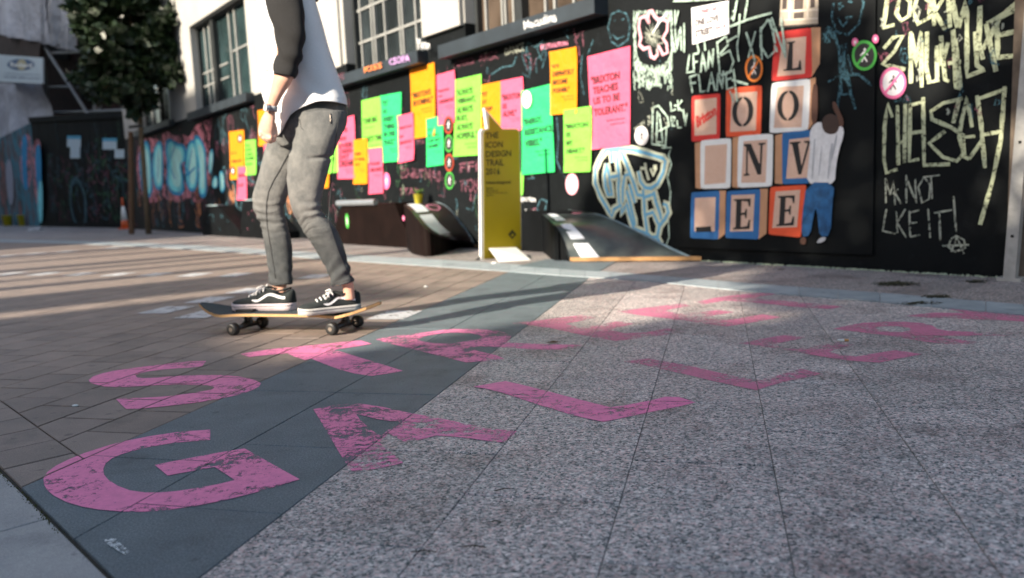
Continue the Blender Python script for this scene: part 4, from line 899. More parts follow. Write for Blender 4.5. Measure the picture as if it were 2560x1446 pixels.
for k, (mc, q, tx, lay, lab) in enumerate(POST):
    off = .006 + lay*.14
    L0 = WP(*UV(*q[0], off), off)
    root = empty('poster', L0, lab, 'poster', 'fluorescent posters pasted on the wall')
    C4 = [WP(*UV(*p, off), off) for p in q]
    mb = MB(); 
    # slightly curled sheet: grid with small bumps
    n = 6; vs = []; 
    for jj in range(n+1):
        for ii in range(n+1):
            p = C4[3].lerp(C4[2], ii/n).lerp(C4[0].lerp(C4[1], ii/n), jj/n)
            e = max(abs(ii/n-.5), abs(jj/n-.5))*2
            vs.append(p - L0 + WN*(noise.noise(p*7)*.0022 + (.0016 if e > .99 else 0) + (random.uniform(0, .012) if (ii in (0, n) and jj in (0, n)) else 0)))
    vs2 = [v - WN*.0008 for v in vs]; fs = []
    for jj in range(n):
        for ii in range(n):
            a = jj*(n+1)+ii; fs.append((a, a+1, a+n+2, a+n+1)); fs.append((a+len(vs), a+n+1+len(vs), a+n+2+len(vs), a+1+len(vs)))
    mb.add(vs + vs2, fs); mb.build('sheet', PM[mc], root)
    im = INKS[mc]
    def pt(s, t): return C4[0].lerp(C4[1], s).lerp(C4[3].lerp(C4[2], s), t) + WN*.0032
    first = True
    for (txt, t0, wd_, h) in tx:
        s0 = .10 if not txt.startswith('"') else .06
        text_flat(txt, [pt(s0, t0-h/2), pt(s0+wd_, t0-h/2), pt(s0+wd_, t0+h/2), pt(s0, t0+h/2)], 'lettering', im, root, .042, 0, L0)
    if tx and k > 3:
        tl = tx[-1][1] + .10
        for rr, (s0, s1) in enumerate(((.42, .88), (.52, .88))):
            P = [pt(s0, tl+.045*rr), pt(s1, tl+.045*rr), pt(s1, tl+.018+.045*rr), pt(s0, tl+.018+.045*rr)]
            text_flat('Resident of the street', P, 'small_print', im, root, .01, 0, L0)
for o in list(bpy.data.objects):
    if o.name.startswith('poster') and o.type == 'EMPTY' and o.get('label', '').startswith('orange poster furthest'):
        for (x, y) in ((600, 347), (582, 428)):
            disc(x, y, 6, 11, .0145, s_blk, 'printed_badge', o, n=14, local=o.location); disc(x, y, 2.5, 6, .0165, s_white, 'printed_badge', o, n=10, local=o.location)
# white ONE LOVE STREET sign
q = q4([(372,45),(575,5),(578,185),(378,245)]); off = .030
L0 = WP(*UV(*q[0], off), off); sg = empty('street_sign', L0, 'white street name plate reading ONE LOVE STREET above the toy block mural', 'sign')
C4 = [WP(*UV(*p, off), off) for p in q]; mb = MB(); mb.prism([p-L0 for p in C4], WN*.006); mb.build('plate', plain('sign_white', (.78, .80, .83), .4, .04, 3), sg)
def pt2(s, t): return C4[0].lerp(C4[1], s).lerp(C4[3].lerp(C4[2], s), t) + WN*.0075
ra = plain('sign_red', (.7, .05, .08), .5, .05, 3, b=0)
for (txt, s0, s1, t0, t1, m) in (('STREET ART', .20, .76, .10, .22, ra), ('ONE LOVE', .08, .74, .34, .54, ink), ('STREET', .08, .58, .64, .84, ink), ('SW19', .63, .92, .68, .80, ra)):
    text_flat(txt, [pt2(s0, t0), pt2(s1, t0), pt2(s1, t1), pt2(s0, t1)], 'lettering', m, sg, .055, 0, L0)
# ================================================================== RAMPS
ply = plain('raw_plywood_edge', (.36, .20, .08), .7, .25, 20)
ramp_side = plain('black_painted_ply', (.004, .005, .006), .6, .4, 5, spec=.08)
ramp_brown = plain('dark_brown_ply', (.007, .0035, .003), .6, .4, 5, spec=.08)
def ramp_top_mat():
    m, nt, bs = new_mat('worn_grey_green_ramp_sheet'); n = noise_tex(nt, 5, 8, .7); r = ramp(nt, [(.3, (.028, .036, .036)), (.62, (.06, .075, .072)), (.8, (.12, .14, .135))])
    nt.links.new(n.outputs['Fac'], r.inputs[0]); nt.links.new(r.outputs[0], bs.inputs['Base Color']); bs.inputs['Roughness'].default_value = .38; return m
ramp_top = ramp_top_mat(); ramp_top2 = plain('brown_ramp_sheet', (.032, .020, .018), .4, .35, 5)
stripe_w = plain('white_ramp_stripe', (.62, .66, .72), .6, .1, 8); edge_b = plain('pale_blue_chalk_edge', (.22, .30, .33), .8, .3, 20)
def ruled_ramp(name, label, wallpx, frontpx, msheet, mside, lip=True, stripe=(.10, .26), coping=None, heights=None, thin=.03):
    """quarter ramp between a curve on the wall and a curve at its free edge"""
    Wc = []; 
    for (x, y) in wallpx: u, z = UV(x, y, .02); Wc.append((u, max(z, .012)))
    Wc[-1] = (Wc[-1][0], .012)
    Fc = []
    for (x, y), (u, z) in zip(frontpx, Wc): Fc.append(G(x, y, z))
    A_ = [WP(u, z, .02) for u, z in Wc]; B_ = Fc
    def sm(L):
        out = []
        n = 18
        for k in range(n+1):
            t = k/n*(len(L)-1); i0 = min(int(t), len(L)-2); f = t-i0; p0_, a, b, c = L[max(i0-1, 0)], L[i0], L[i0+1], L[min(i0+2, len(L)-1)]
            out.append(.5*((2*a)+(-p0_+b)*f+(2*p0_-5*a+4*b-c)*f*f+(-p0_+3*a-3*b+c)*f**3))
        return out
    A_, B_ = sm(A_), sm(B_); n = len(A_)
    L0 = Vector((B_[-1].x, B_[-1].y, 0)); root = empty(name, L0, label, 'skate ramp')
    dn = Vector((0, 0, -thin)); mb = MB(); vs = []; M_ = 10
    for a, b in zip(A_, B_):
        for k in range(M_+1): vs.append(b.lerp(a, k/M_) - L0)
    nn = len(vs); fs = []
    for r_ in range(n-1):
        for k in range(M_):
            q = r_*(M_+1)+k; fs.append((q, q+1, q+M_+2, q+M_+1))
    mb.add(vs, fs); o = mb.build('riding_surface', msheet, root, True)
    # side panel under the free edge
    mb = MB(); top = [b - L0 + Vector((0, 0, -.004)) for b in B_]; bot = [Vector((v.x, v.y, 0)) for v in top]
    inw = (A_[0]-B_[0]); inw.z = 0; inw.normalize(); inw *= .02
    for k in range(n-1):
        a, b, c, d = top[k], top[k+1], bot[k+1], bot[k]
        mb.add([a, b, c, d, a+inw, b+inw, c+inw, d+inw], [(0, 1, 2, 3), (7, 6, 5, 4), (0, 4, 5, 1)])
    mb.build('side_panel', mside, root)
    mb = MB(); a, b = A_[0]-L0, B_[0]-L0; mb.add([a, b, Vector((b.x, b.y, 0)), Vector((a.x, a.y, 0))], [(0, 1, 2, 3)]); mb.build('back_panel', mside, root)
    # painted edge and stripes, 3 mm proud
    def patch(i0, i1, k0, k1, m, nm, dz=.004):
        vs = []; fs = []
        for r_ in range(i0, i1+1):
            vs += [B_[r_].lerp(A_[r_], k0) - L0 + ZU*dz, B_[r_].lerp(A_[r_], k1) - L0 + ZU*dz]
        for r_ in range(i1-i0): fs.append((2*r_, 2*r_+1, 2*r_+3, 2*r_+2))
        meshobj(nm, vs, fs, m, root, True)
    if stripe:
        for (i0, i1) in (((1, 7), (8, 12), (13, 17)) if msheet is ramp_top else ((1, 6), (7, 18))): patch(i0, i1, *stripe, stripe_w, 'white_stripe')
    patch(0, 18, .955, .995, edge_b, 'chalk_edge')
    if lip:
        mb = MB(); a, b = A_[-1]-L0, B_[-1]-L0; out = (B_[-1]-B_[-2]); out.z = 0; out.normalize()
        mb.prism([b - out*.01, a - out*.01, a + out*.035, b + out*.035], (0, 0, .030)); mb.build('wooden_lip', ply, root)
    return root, A_, B_, L0
R2, RA, RB, RL = ruled_ramp('quarter_ramp', 'grey green skate ramp with white stripes running down beside the yellow sign', [(1425,526),(1480,533),(1530,548),(1600,580),(1680,620),(1748,646)], [(1290,527),(1345,532),(1378,556),(1400,588),(1414,625),(1426,653)], ramp_top, ramp_side)
# pink ring sprayed on the surface
def ring_on(A_, B_, L0, i0, t0, ru, rt, root, m):
    vs = []; fs = []
    for k in range(25):
        a = 6.2832*k/24
        for s in (1, .78):
            i = i0 + math.cos(a)*ru*s; t = t0 + math.sin(a)*rt*s; i1 = max(0, min(17, int(i))); f = i - i1
            p = B_[i1].lerp(A_[i1], t).lerp(B_[i1+1].lerp(A_[i1+1], t), f); vs.append(p - L0 + ZU*.006)
    for k in range(24): fs.append((2*k, 2*k+1, 2*k+3, 2*k+2))
    meshobj('sprayed_ring', vs, fs, m, root)
ring_on(RA, RB, RL, 3.2, .66, 1.3, .15, R2, c_pink)
R1, RA1, RB1, RL1 = ruled_ramp('quarter_ramp', 'brown skate ramp with a white stripe dropping away from the metal coping box', [(1092,506),(1112,513),(1134,532),(1152,556),(1170,580),(1190,600)], [(1000,507),(1018,519),(1038,542),(1062,570),(1098,592),(1152,611)], ramp_top2, ramp_brown, stripe=(.10, .42))
ring_on(RA1, RB1, RL1, 4.5, .62, 1.5, .17, R1, c_pink)
# grind box with coping
b0 = WP(UV(834, 600, .34)[0], 0, .34); b1 = WP(UV(1040, 612, .34)[0], 0, .34)
dx = (b1-b0); dx.z = 0; L = dx.length; dx.normalize(); dy = Vector((-dx.y, dx.x, 0)); 
if dy.dot(WN) > 0: dy = -dy
H_ = .52
gb = empty('grind_box', b0, 'dark brown skate box with a metal coping bar, right of the knees of the skateboarder', 'skate box')
mb = MB(); prof = [(0, 0), (L, 0), (L*.93, .16), (L*.84, .38), (L*.80, H_), (.15*L, H_), (.06*L, .3)]
mb.prism([dx*a + ZU*b for a, b in prof], dy*.32); mb.build('box_body', ramp_brown, gb)
cop = plain('bare_metal_coping', (.45, .50, .55), .35, .15, 20, metal=.7)
mb = MB(); mb.cyl(dx*(.12*L) + ZU*(H_+.015) - dy*.02, dx*(.60*L) + ZU*(H_+.015) - dy*.02, .036, n=14); mb.build('coping_bar', cop, gb)
mb = MB(); mb.box(dx*(L*1.0) - dy*.006, dx*.02, dy*.3, ZU*.16); mb.box(dx*(L*1.02) - dy*.007 + ZU*.16, dx*.42, dy*.04, ZU*.02); mb.build('wooden_edge', ply, gb)
def stk(px, py, rx, ry, mrim, lab):
    c = plane_hit(px, py, b0 - dy*.004, dy); r_ = empty('round_sticker', c, lab, 'sticker')
    for (s, m, o, nm) in ((1, mrim, 0, 'rim'), (.55, s_white, .0015, 'figure')):
        mb = MB(); mb.prism([dx*rx*s*math.cos(6.28*k/20)*(1 if s == 1 else .45) + ZU*ry*s*math.sin(6.28*k/20) - dy*o for k in range(20)], -dy*.0015); mb.build(nm, m, r_)
stk(868, 553, .05, .095, s_green, 'green oval sticker on the dark side of the grind box')
stk(1009, 546, .02, .03, s_pink, 'tiny pink dot sticker on the dark side of the grind box')
# low ramps far left of the skateboarder
for k, (px0, px1, hh, lab) in enumerate((((505, 579), (600, 585), .55, 'low black box with faded drawings at the wall left of the shins'), ((600, 583), (700, 592), .62, 'second black box against the wall, behind the shins'))):
    a = WP(UV(*px0, .32)[0], 0, .32); b = WP(UV(*px1, .32)[0], 0, .32); d_ = (b-a); d_.z = 0; LL = d_.length; d_.normalize(); e = Vector((-d_.y, d_.x, 0)); e = -e if e.dot(WN) > 0 else e
    r_ = empty('low_box', a, lab, 'skate box'); mb = MB()
    mb.prism([Vector((0,0,0)), d_*LL, d_*LL + ZU*.12, d_*LL*.8 + ZU*.3, d_*LL*.5 + ZU*hh, d_*LL*.2 + ZU*hh, d_*LL*.06 + ZU*.3], e*.3); mb.build('box_body', ramp_side, r_)
    mb = MB(); mb.box(d_*LL*.2 + ZU*(hh+.001) - e*.01, d_*LL*.3, e*.12, ZU*.02); mb.build('worn_edge', edge_b, r_)
    mb = MB()
    for q in range(10):
        c = d_*LL*random.uniform(.2, .75) + ZU*random.uniform(.1, hh*.75) - e*.004; t = random.uniform(0, 3); s = random.uniform(.03, .09)
        mb.box(c, d_*math.cos(t)*s + ZU*math.sin(t)*s, -d_*math.sin(t)*.02 + ZU*math.cos(t)*.02, -e*.002)
    tag(mb.build('faded_drawing', [c_teal, c_dpink][k], r_), kind='stuff')
# ------------------------------------------------------------------ yellow pots
yel = plain('yellow_plastic', (.62, .52, .02), .45, .1, 8); soil = plain('potting_soil', (.04, .03, .02), .95, .4, 40); leafm = plain('pot_leaf', (.10, .20, .04), .6, .4, 30)
def pot(base, r, h, lab, plant=True):
    r_ = empty('yellow_pot', base, lab, 'pot', 'yellow pots along the walls'); mb = MB(); n = 18
    rings = [[Vector((rr*math.cos(6.2832*k/n), rr*math.sin(6.2832*k/n), z)) for k in range(n)] for rr, z in ((r*.74, 0), (r, h), (r*1.06, h), (r*1.06, h*1.03), (r*.92, h*1.03), (r*.90, h*.9))]
    mb.loft(rings); mb.build('pot_body', yel, r_, True)
    mb = MB(); mb.cyl(Vector((0,0,h*.9)), Vector((0,0,h*.94)), r*.88, n=14); mb.build('soil', soil, r_)
    if plant:
        mb = MB()
        for k in range(40):
            a = random.uniform(0, 6.28); d_ = Vector((math.cos(a), math.sin(a), random.uniform(.3, 1.6))).normalized(); L_ = random.uniform(.5, 1.3)*r*1.6; s = d_.cross(ZU).normalized()*r*.16
            p = Vector((0, 0, h*.95)); mb.add([p, p+d_*L_*.5+s, p+d_*L_, p+d_*L_*.5-s], [(0, 1, 2, 3)])
        mb.build('foliage', leafm, r_)
pz = WP(*UV(1047, 508, .16), .16); pot(Vector((pz.x, pz.y, .50)), .055, .105, 'yellow pot with small flowers standing on top of the brown ramp')
pot(G(424, 574), .12, .22, 'yellow pot at the foot of the cyan graffiti, left one of two', False)
pot(G(482, 576), .12, .22, 'yellow pot at the foot of the cyan graffiti, right one of two', False)
pot(G(20, 565), .2, .42, 'yellow pot at the left frame edge by the far graffiti wall', False)
pot(G(58, 565), .2, .42, 'yellow pot between the left edge and the black hoarding corner', False)
# ------------------------------------------------------------------ yellow sign
sy = plain('yellow_sign_paint', (.38, .29, .006), .45, .06, 4, b=.08); swh = plain('white_sign_edge', (.74, .75, .74), .4, .05, 6)
A0 = G(1203, 652); A1 = G(1304, 641)
sx = (A1-A0); sx.z = 0; SW = sx.length; sx.normalize(); sn = Vector((sx.y, -sx.x, 0)); sn = -sn if sn.dot(CAM-A0) < 0 else sn
def SP(x, y, o=0): return plane_hit(x, y, A0 + sn*o, sn)
root = empty('trail_sign', A0, 'tall yellow sign with a slanted point reading THE ICON DESIGN TRAIL 2016', 'sign')
px = [(1203,652),(1201,330),(1206,323),(1218,322),(1211,270),(1256,322),(1292,322),(1300,330),(1304,641)]
P3 = [SP(*p) - A0 for p in px]; P3[0].z = max(P3[0].z, 0); P3[-1].z = max(P3[-1].z, 0)
mb = MB(); mb.prism(P3, -sn*.030); mb.build('white_core', swh, root)
P4 = [SP(*p) - A0 + sn*.0035 for p in [(1210,650),(1208,334),(1212,326),(1222,324),(1221,287),(1256,324),(1291,324),(1298,331),(1303,641)]]
for p in P4: p.z = max(p.z, .01)
mb = MB(); mb.prism(P4, -sn*.003); mb.build('yellow_face', sy, root)
q3 = crop(1000, 0, 1402/640)
dki = plain('sign_ink', (.035, .03, .008), .6, .1, 8, b=0)
for (txt, x0, x1, y0, y1, sl) in (('THE', 468, 540, 722, 757, 6), ('ICON', 470, 563, 773, 808, 5), ('DESIGN', 470, 609, 822, 857, 6), ('TRAIL', 470, 570, 872, 908, 2), ('2016', 470, 548, 920, 957, 2), ('brixtondesigntrail', 472, 607, 988, 1012, 4), ('Discover', 472, 510, 1026, 1036, 0), ('the work of', 472, 535, 1040, 1050, 0), ('designers in the street art', 472, 588, 1053, 1063, 0), ('quarter', 472, 515, 1068, 1078, 0)):
    C_ = [SP(*p, .0052) - A0 for p in q3([(x0, y0+sl), (x1, y0), (x1, y1), (x0, y1+sl)])]
    text_flat(txt, C_, 'lettering', dki, root, .02)
dm = [SP(*p, .0052) - A0 for p in q3([(615,1258),(638,1285),(615,1312),(592,1285)])]; flat(dm, dki, 'diamond_logo', root)
dm = [SP(*p, .0062) - A0 for p in q3([(608,1288),(616,1280),(624,1288),(620,1296),(612,1296)])]; flat(dm, sy, 'logo_cutout', root)
# bent steel foot plate
f0 = SP(1222, 622) - A0; f1 = SP(1290, 620) - A0
g0 = G(1247, 657) - A0; g1 = G(1326, 652) - A0
for v in (g0, g1): v.z = .004
mb = MB(); th = Vector((0, 0, .006)); 
mb.add([f0, f1, g1, g0, f0+th, f1+th, g1+th, g0+th], [(3,2,1,0),(4,5,6,7),(0,1,5,4),(1,2,6,5),(2,3,7,6),(3,0,4,7)]); mb.build('foot_plate', swh, root)
mb = MB(); dark = plain('dark_steel', (.03, .03, .03), .5, .2, 10); gl = G(1187, 653) - A0
mb.add([f0*.9, Vector((A0-A0)), gl, f0*.9 + Vector((0,0,.005)), gl + Vector((0,0,.005))], [(0, 1, 2), (0, 2, 4, 3)]); mb.build('side_brace', dark, root)
# ------------------------------------------------------------------ far end: hoarding, left graffiti wall, scaffolding
hm = plain('black_hoarding', (.0045, .006, .007), .7, .35, 2, b=.2, spec=.08)
HP0 = G(106, 566.5); HP1 = Vector((-10.3, 22.4, 0)) ; HP1 = G(344, 570)
hd = (HP1-HP0); hd.z = 0; HL = hd.length; hd.normalize(); hn = Vector((hd.y, -hd.x, 0)); hn = -hn if hn.dot(CAM-HP0) < 0 else hn
def HPx(x, y, o=0): return plane_hit(x, y, HP0 + hn*o, hn)
htop = HPx(106, 297).z; htop1 = HPx(330, 292).z
hr = empty('black_hoarding', HP0, 'black site hoarding with taped white notices behind the tree trunk', 'hoarding')
npan = 9
for k in range(npan):
    mb = MB(); a = hd*(HL*k/npan + .01); b = HL/npan - .02; z = htop + (htop1-htop)*k/npan; mb.box(a, hd*b, -hn*.05, ZU*z); mb.build('hoarding_panel', hm, hr)
mb = MB(); mb.box(-hn*.02, hd*HL, hn*.10, ZU*.0 + ZU*.14); mb.build('skirting_board', hm, hr)
mb = MB(); mb.add([ZU*(htop+.01) + hn*.05, hd*HL + ZU*(htop1+.01) + hn*.05, hd*HL + ZU*(htop1+.2) + hn*.05, ZU*(htop+.2) + hn*.05, ZU*(htop+.01) - hn*.1, hd*HL + ZU*(htop1+.01) - hn*.1, hd*HL + ZU*(htop1+.2) - hn*.1, ZU*(htop+.2) - hn*.1], [(0,1,2,3),(7,6,5,4),(3,2,6,7),(0,4,5,1)]); mb.build('top_rail', hm, hr)
notice = plain('white_notice', (.40, .52, .60), .6, .08, 4, b=0); nblue = plain('blue_tape', (.05, .30, .48), .6, .1, 4, b=0)
for (x0, y0, x1, y1, m, nm) in ((168, 340, 202, 348, nblue, 'n'), (168, 348, 202, 368, notice, 'n'), (176, 368, 200, 396, notice, 'n'), (257, 346, 292, 354, nblue, 'n'), (257, 354, 292, 374, notice, 'n'), (287, 374, 311, 396, notice, 'n')):
    P = [HPx(x0, y0, .012)-HP0, HPx(x1, y0, .012)-HP0, HPx(x1, y1, .012)-HP0, HPx(x0, y1, .012)-HP0]; mb = MB(); mb.prism(P, hn*.006)
    mb.build('taped_notice' if m is notice else 'blue_tape', m, hr)
mb = MB(); m_h = [c_teal, c_dpink, c_green]
for mi, m in enumerate(m_h):
    mb = MB()
    for k in range(42):
        x, y = random.uniform(120, 325), random.uniform(360, 540); p = HPx(x, y, .008)-HP0; a = random.uniform(0, 6.28)
        for q in range(3):
            s = random.uniform(.15, .5); d_ = hd*math.cos(a)+ZU*math.sin(a); nr = hd*-math.sin(a)+ZU*math.cos(a); mb.add([p, p+d_*s, p+d_*s+nr*.05, p+nr*.05], [(0, 1, 2, 3)]); p = p+d_*s; a += random.uniform(.5, 1.6)
    tag(mb.build('scribble', m, hr), kind='stuff')
mb = MB(); c = HPx(195, 510, .02)-HP0
for k in range(24):
    a, b = 6.28*k/24, 6.28*(k+1)/24
    for (r0_, r1_) in ((.72, .95),):
        mb.add([c+hd*r_*math.cos(t)+ZU*r_*.95*math.sin(t) for r_, t in ((r0_, a), (r1_, a), (r1_, b), (r0_, b))], [(0, 1, 2, 3)])
mb.build('drawn_ring', c_teal, hr)
# left graffiti wall going away to the left
GL0 = HP0 - hd*.02; GL1 = G(-260, 553)
ld = (GL1-GL0); ld.z = 0; LLn = ld.length; ld.normalize(); ln = Vector((ld.y, -ld.x, 0)); ln = -ln if ln.dot(CAM-GL0) < 0 else ln
gm, gnt, gbs = new_mat('dark_sprayed_wall')
n1 = noise_tex(gnt, .55, 5, .6); r1 = ramp(gnt, [(.30, (.012, .015, .018)), (.42, (.10, .11, .14)), (.50, (.02, .20, .28)), (.57, (.03, .035, .04)), (.66, (.30, .10, .10)), (.74, (.02, .03, .04))]); gnt.links.new(n1.outputs['Fac'], r1.inputs[0]); gnt.links.new(r1.outputs[0], gbs.inputs['Base Color']); gbs.inputs['Roughness'].default_value = .8
gw = empty('graffiti_wall', GL0, 'dark wall sprayed with blue and pink shapes running off the left edge', 'wall')
mb = MB(); zt = HPx(106, 297).z; mb.box(Vector((0,0,0)), ld*LLn, -ln*.25, ZU*zt); mb.build('wall_face', gm, gw)
def LPx(x, y, o=.01): return plane_hit(x, y, GL0 + ln*o, ln) - GL0
for k, (P, m) in enumerate(((([(50,345),(75,330),(82,400),(78,470),(55,470),(48,400)]), pk), ([(52,340),(70,335),(66,420),(72,480),(56,470)], dbl), ([(80,360),(100,340),(104,420),(98,540),(84,470)], pk), ([(86,370),(103,355),(104,500),(92,480)], dbl), ([(15,400),(30,400),(36,500),(24,520),(14,450)], plain('grey_spray', (.32, .34, .42), .8, .2, 4, b=0)), ([(92,470),(106,440),(107,560),(96,560)], cyn))):
    flat([LPx(x, y, .012+.004*k) for x, y in smooth_loop(P, 2)], m, 'sprayed_shape', gw)
# site building behind with scaffolding, sheeting and sign
sheet = plain('white_scaffold_sheet', (.42, .44, .49), .7, .22, 1.2, b=.9, bs_scale=1.4, bd=.25); rustb = plain('dark_brick_facade', (.06, .025, .018), .85, .4, 3); tube_m = plain('scaffold_tube', (.16, .17, .17), .45, .2, 9, metal=.3); dkb = plain('dark_void', (.006, .006, .007), .9)
SB = HP0 - hn*3.0
def SBx(x, y, o=0): return plane_hit(x, y, SB + hn*o, hn)
sb = empty('site_building', SB, 'dark brick building behind the hoarding and the tree', 'building')
mb = MB(); mb.box(-hd*26, hd*(HL+26+1.5), -hn*6, ZU*17); mb.build('brick_facade', rustb, sb)
for (x0, x1, y0, y1) in ((120, 175, 60, 150), (205, 245, 120, 250)):
    P = [SBx(x0, y0, .03)-SB, SBx(x1, y0, .03)-SB, SBx(x1, y1, .03)-SB, SBx(x0, y1, .03)-SB]; mb = MB(); mb.prism(P, hn*.05); mb.build('window', dkb, sb)
sc = empty('scaffolding', HP0 - hn*1.0, 'scaffolding of grey tubes above the hoarding with white sheeting', 'scaffold'); SC = HP0 - hn*1.0
def SCx(x, y, o=0): return plane_hit(x, y, SC + hn*o, hn) - SC
def tubepx(a, b, r=.07, o=0):
    mb = MB(); mb.cyl(SCx(*a, o), SCx(*b, o), r, n=10); mb.build('scaffold_tube', tube_m, sc)
tubepx((108, -40), (118, 300)); tubepx((112, 118), (232, 305), .06, .2); tubepx((122, 218), (250, 218), .05); tubepx((128, 133), (240, 128), .05, .1); tubepx((235, 240), (240, 300), .07); tubepx((112, 283), (330, 276), .05, .1); tubepx((-120, 30), (110, 110), .05, .1); tubepx((250, 180), (250, 300), .06)
def drape(P, nm, parent, base, f, o, amp=.25, nx=26, ny=14):
    """hanging sheet with vertical folds between four pixels"""
    C_ = [f(*p, o) for p in P]; vs = []; fs = []
    for jj in range(ny+1):
        for ii in range(nx+1):
            p = C_[3].lerp(C_[2], ii/nx).lerp(C_[0].lerp(C_[1], ii/nx), jj/ny)
            vs.append(p + hn*(amp*(noise.noise(Vector((ii*.55, jj*.10, o*3)))) + .10*math.sin(ii*1.9+jj*.2)))
    for jj in range(ny):
        for ii in range(nx): a = jj*(nx+1)+ii; fs.append((a, a+1, a+nx+2, a+nx+1))
    return meshobj(nm, vs, fs, sheet, parent, True)
drape([(-260,-260),(108,-260),(112,108),(-160,58)], 'white_sheet', sc, SC, SCx, .45, .5)
drape([(112,-260),(235,-260),(180,126),(112,110)], 'white_sheet', sc, SC, SCx, .15, .4)
drape([(-160,205),(110,210),(122,300),(-160,420)], 'white_sheet', sc, SC, SCx, .6, .3)
mb = MB(); mb.box(SCx(-150, 60, .3), SCx(108, 108, .3)-SCx(-150, 60, .3), hn*.1, SCx(-150, 130, .3)-SCx(-150, 60, .3)); mb.build('toe_board', plain('brown_board', (.035, .02, .014), .8, .4, 3), sc)
mb = MB(); mb.box(SCx(180, 0, .0)-hn*.1, SCx(192, 0)-SCx(180, 0), hn*.08, SCx(228, 64)-SCx(228, 0)); mb.build('white_post', swh, sc)
# hoarding company sign
o = 1.2; S0 = SC + SCx(-8, 137, o); sg2 = empty('contractor_sign', S0, 'white contractor board with a blue oval logo above the graffiti wall', 'sign')
C_ = [SCx(*p, o) + SC - S0 for p in ((-4,137),(110,145),(110,210),(-4,205))]
mb = MB(); mb.prism(C_, hn*.05); mb.build('board', plain('pale_blue_white_board', (.50, .60, .66), .5, .05, 3), sg2)
def sgp(x, y, k=.055): return SCx(x, y, o+k) + SC - S0
mb = MB(); 
navy = plain('navy_print', (.01, .07, .20), .5, .1, 4, b=0); gold = plain('gold_print', (.45, .40, .22), .5, .2, 4, b=0)
flat([sgp(52+34*math.cos(6.283*k/24), 162+14.5*math.sin(6.283*k/24)) for k in range(24)], navy, 'oval_logo', sg2)
flat([sgp(54+12*math.cos(6.283*k/16), 162+14*math.sin(6.283*k/16), .060) for k in range(16)], gold, 'logo_crest', sg2)
text_flat('Rockard', [sgp(x, y, .066) for x, y in ((26,155),(80,158),(80,170),(26,167))], 'lettering', swh, sg2, .04)
text_flat('scaffolding contractors', [sgp(x, y, .057) for x, y in ((10,182),(100,186),(100,190),(10,186))], 'lettering', navy, sg2, .01)
text_flat('020 8241 0063 London', [sgp(x, y, .057) for x, y in ((10,190),(100,194),(100,199),(10,195))], 'lettering', navy, sg2, .01)
# ------------------------------------------------------------------ traffic cone
cb_ = G(313, 573); sc_ = (cb_-CAM).dot(_f)/FPX
cone = empty('traffic_cone', cb_, 'orange and white traffic cone in front of the black hoarding', 'cone'); co = plain('cone_orange', (.62, .10, .02), .5, .1, 5); n = 20
Hc = 78*sc_; Rc = 9.5*sc_
def crg(z): return [Vector((Rc*(1-.86*z)*math.cos(6.283*k/n), Rc*(1-.86*z)*math.sin(6.283*k/n), Hc*z)) for k in range(n)]
mb = MB(); mb.loft([crg(.04), crg(.28)]); mb.loft([crg(.72), crg(1)]); mb.build('cone_body', co, cone, True)
mb = MB(); mb.loft([crg(.28), crg(.72)]); mb.build('white_band', swh, cone, True)
mb = MB(); mb.cbox(Vector((0, 0, Hc*.02)), Rc*2.5, Rc*2.5, Hc*.04); mb.build('cone_base', co, cone)
# litter near the hoarding corner
mb = MB(); c = G(102, 577)
for k in range(9): mb.cbox(Vector((random.uniform(-.25, .25), random.uniform(-.2, .2), .03+random.uniform(0, .04))), .18, .15, .05, Vector((math.cos(k), math.sin(k), .2)).normalized(), Vector((-math.sin(k), math.cos(k), 0)), ZU)
o = mb.build('paper_litter', plain('litter_white', (.55, .56, .58), .8, .1, 9)); o.location = c; tag(o, 'crumpled white litter on the ground near the hoarding corner', 'litter')
# ------------------------------------------------------------------ tree with two stakes
bark = plain('tree_bark', (.13, .095, .06), .9, .4, 30, b=.8, bs_scale=40, bd=.01); stake_m = plain('timber_stake', (.10, .055, .03), .85, .3, 20)
tb = G(352, 587); tn = (Vector((tb.x, tb.y, 0)) - CAM).normalized(); tn.z = 0; tn.normalize()
def TPx(x, y, o=0): return plane_hit(x, y, tb + tn*o, tn) - tb
tree = empty('street_tree', tb, 'young street tree with a dense dark crown and two timber stakes, left of the skateboarder', 'tree')
mb = MB(); mb.tube([TPx(372, 587), TPx(362, 460), TPx(352, 320), TPx(345, 250), TPx(330, 150), TPx(325, 40), TPx(330, -80)], [.060, .052, .048, .045, .04, .03, .02], 10)
for (a, b) in (((343, 250), (400, 180)), ((343, 250), (270, 190)), ((334, 160), (280, 60)), ((330, 130), (400, 60)), ((345, 260), (380, 230))): mb.tube([TPx(*a), TPx((a[0]+b[0])/2, (a[1]+b[1])/2-8, .2), TPx(*b, .4)], [.05, .035, .015], 6)
mb.build('trunk', bark, tree, True)
for (xb, xt) in ((329, 327),):
    mb = MB(); mb.tube([TPx(xb, 586), TPx(xt, 330)], [.058, .050], 8); mb.build('stake', stake_m, tree)
mb = MB(); mb.box(TPx(322, 322, -.06), TPx(356, 318, -.06)-TPx(322, 322, -.06), tn*.05, ZU*.06); mb.build('rubber_tie', dark, tree)
lm, lnt, lbs = new_mat('tree_leaf')
ln_ = noise_tex(lnt, 2.5, 3); lr = ramp(lnt, [(.3, (.006, .016, .006)), (.7, (.020, .042, .014))]); lnt.links.new(ln_.outputs['Fac'], lr.inputs[0]); lnt.links.new(lr.outputs[0], lbs.inputs['Base Color']); lbs.inputs['Roughness'].default_value = .5
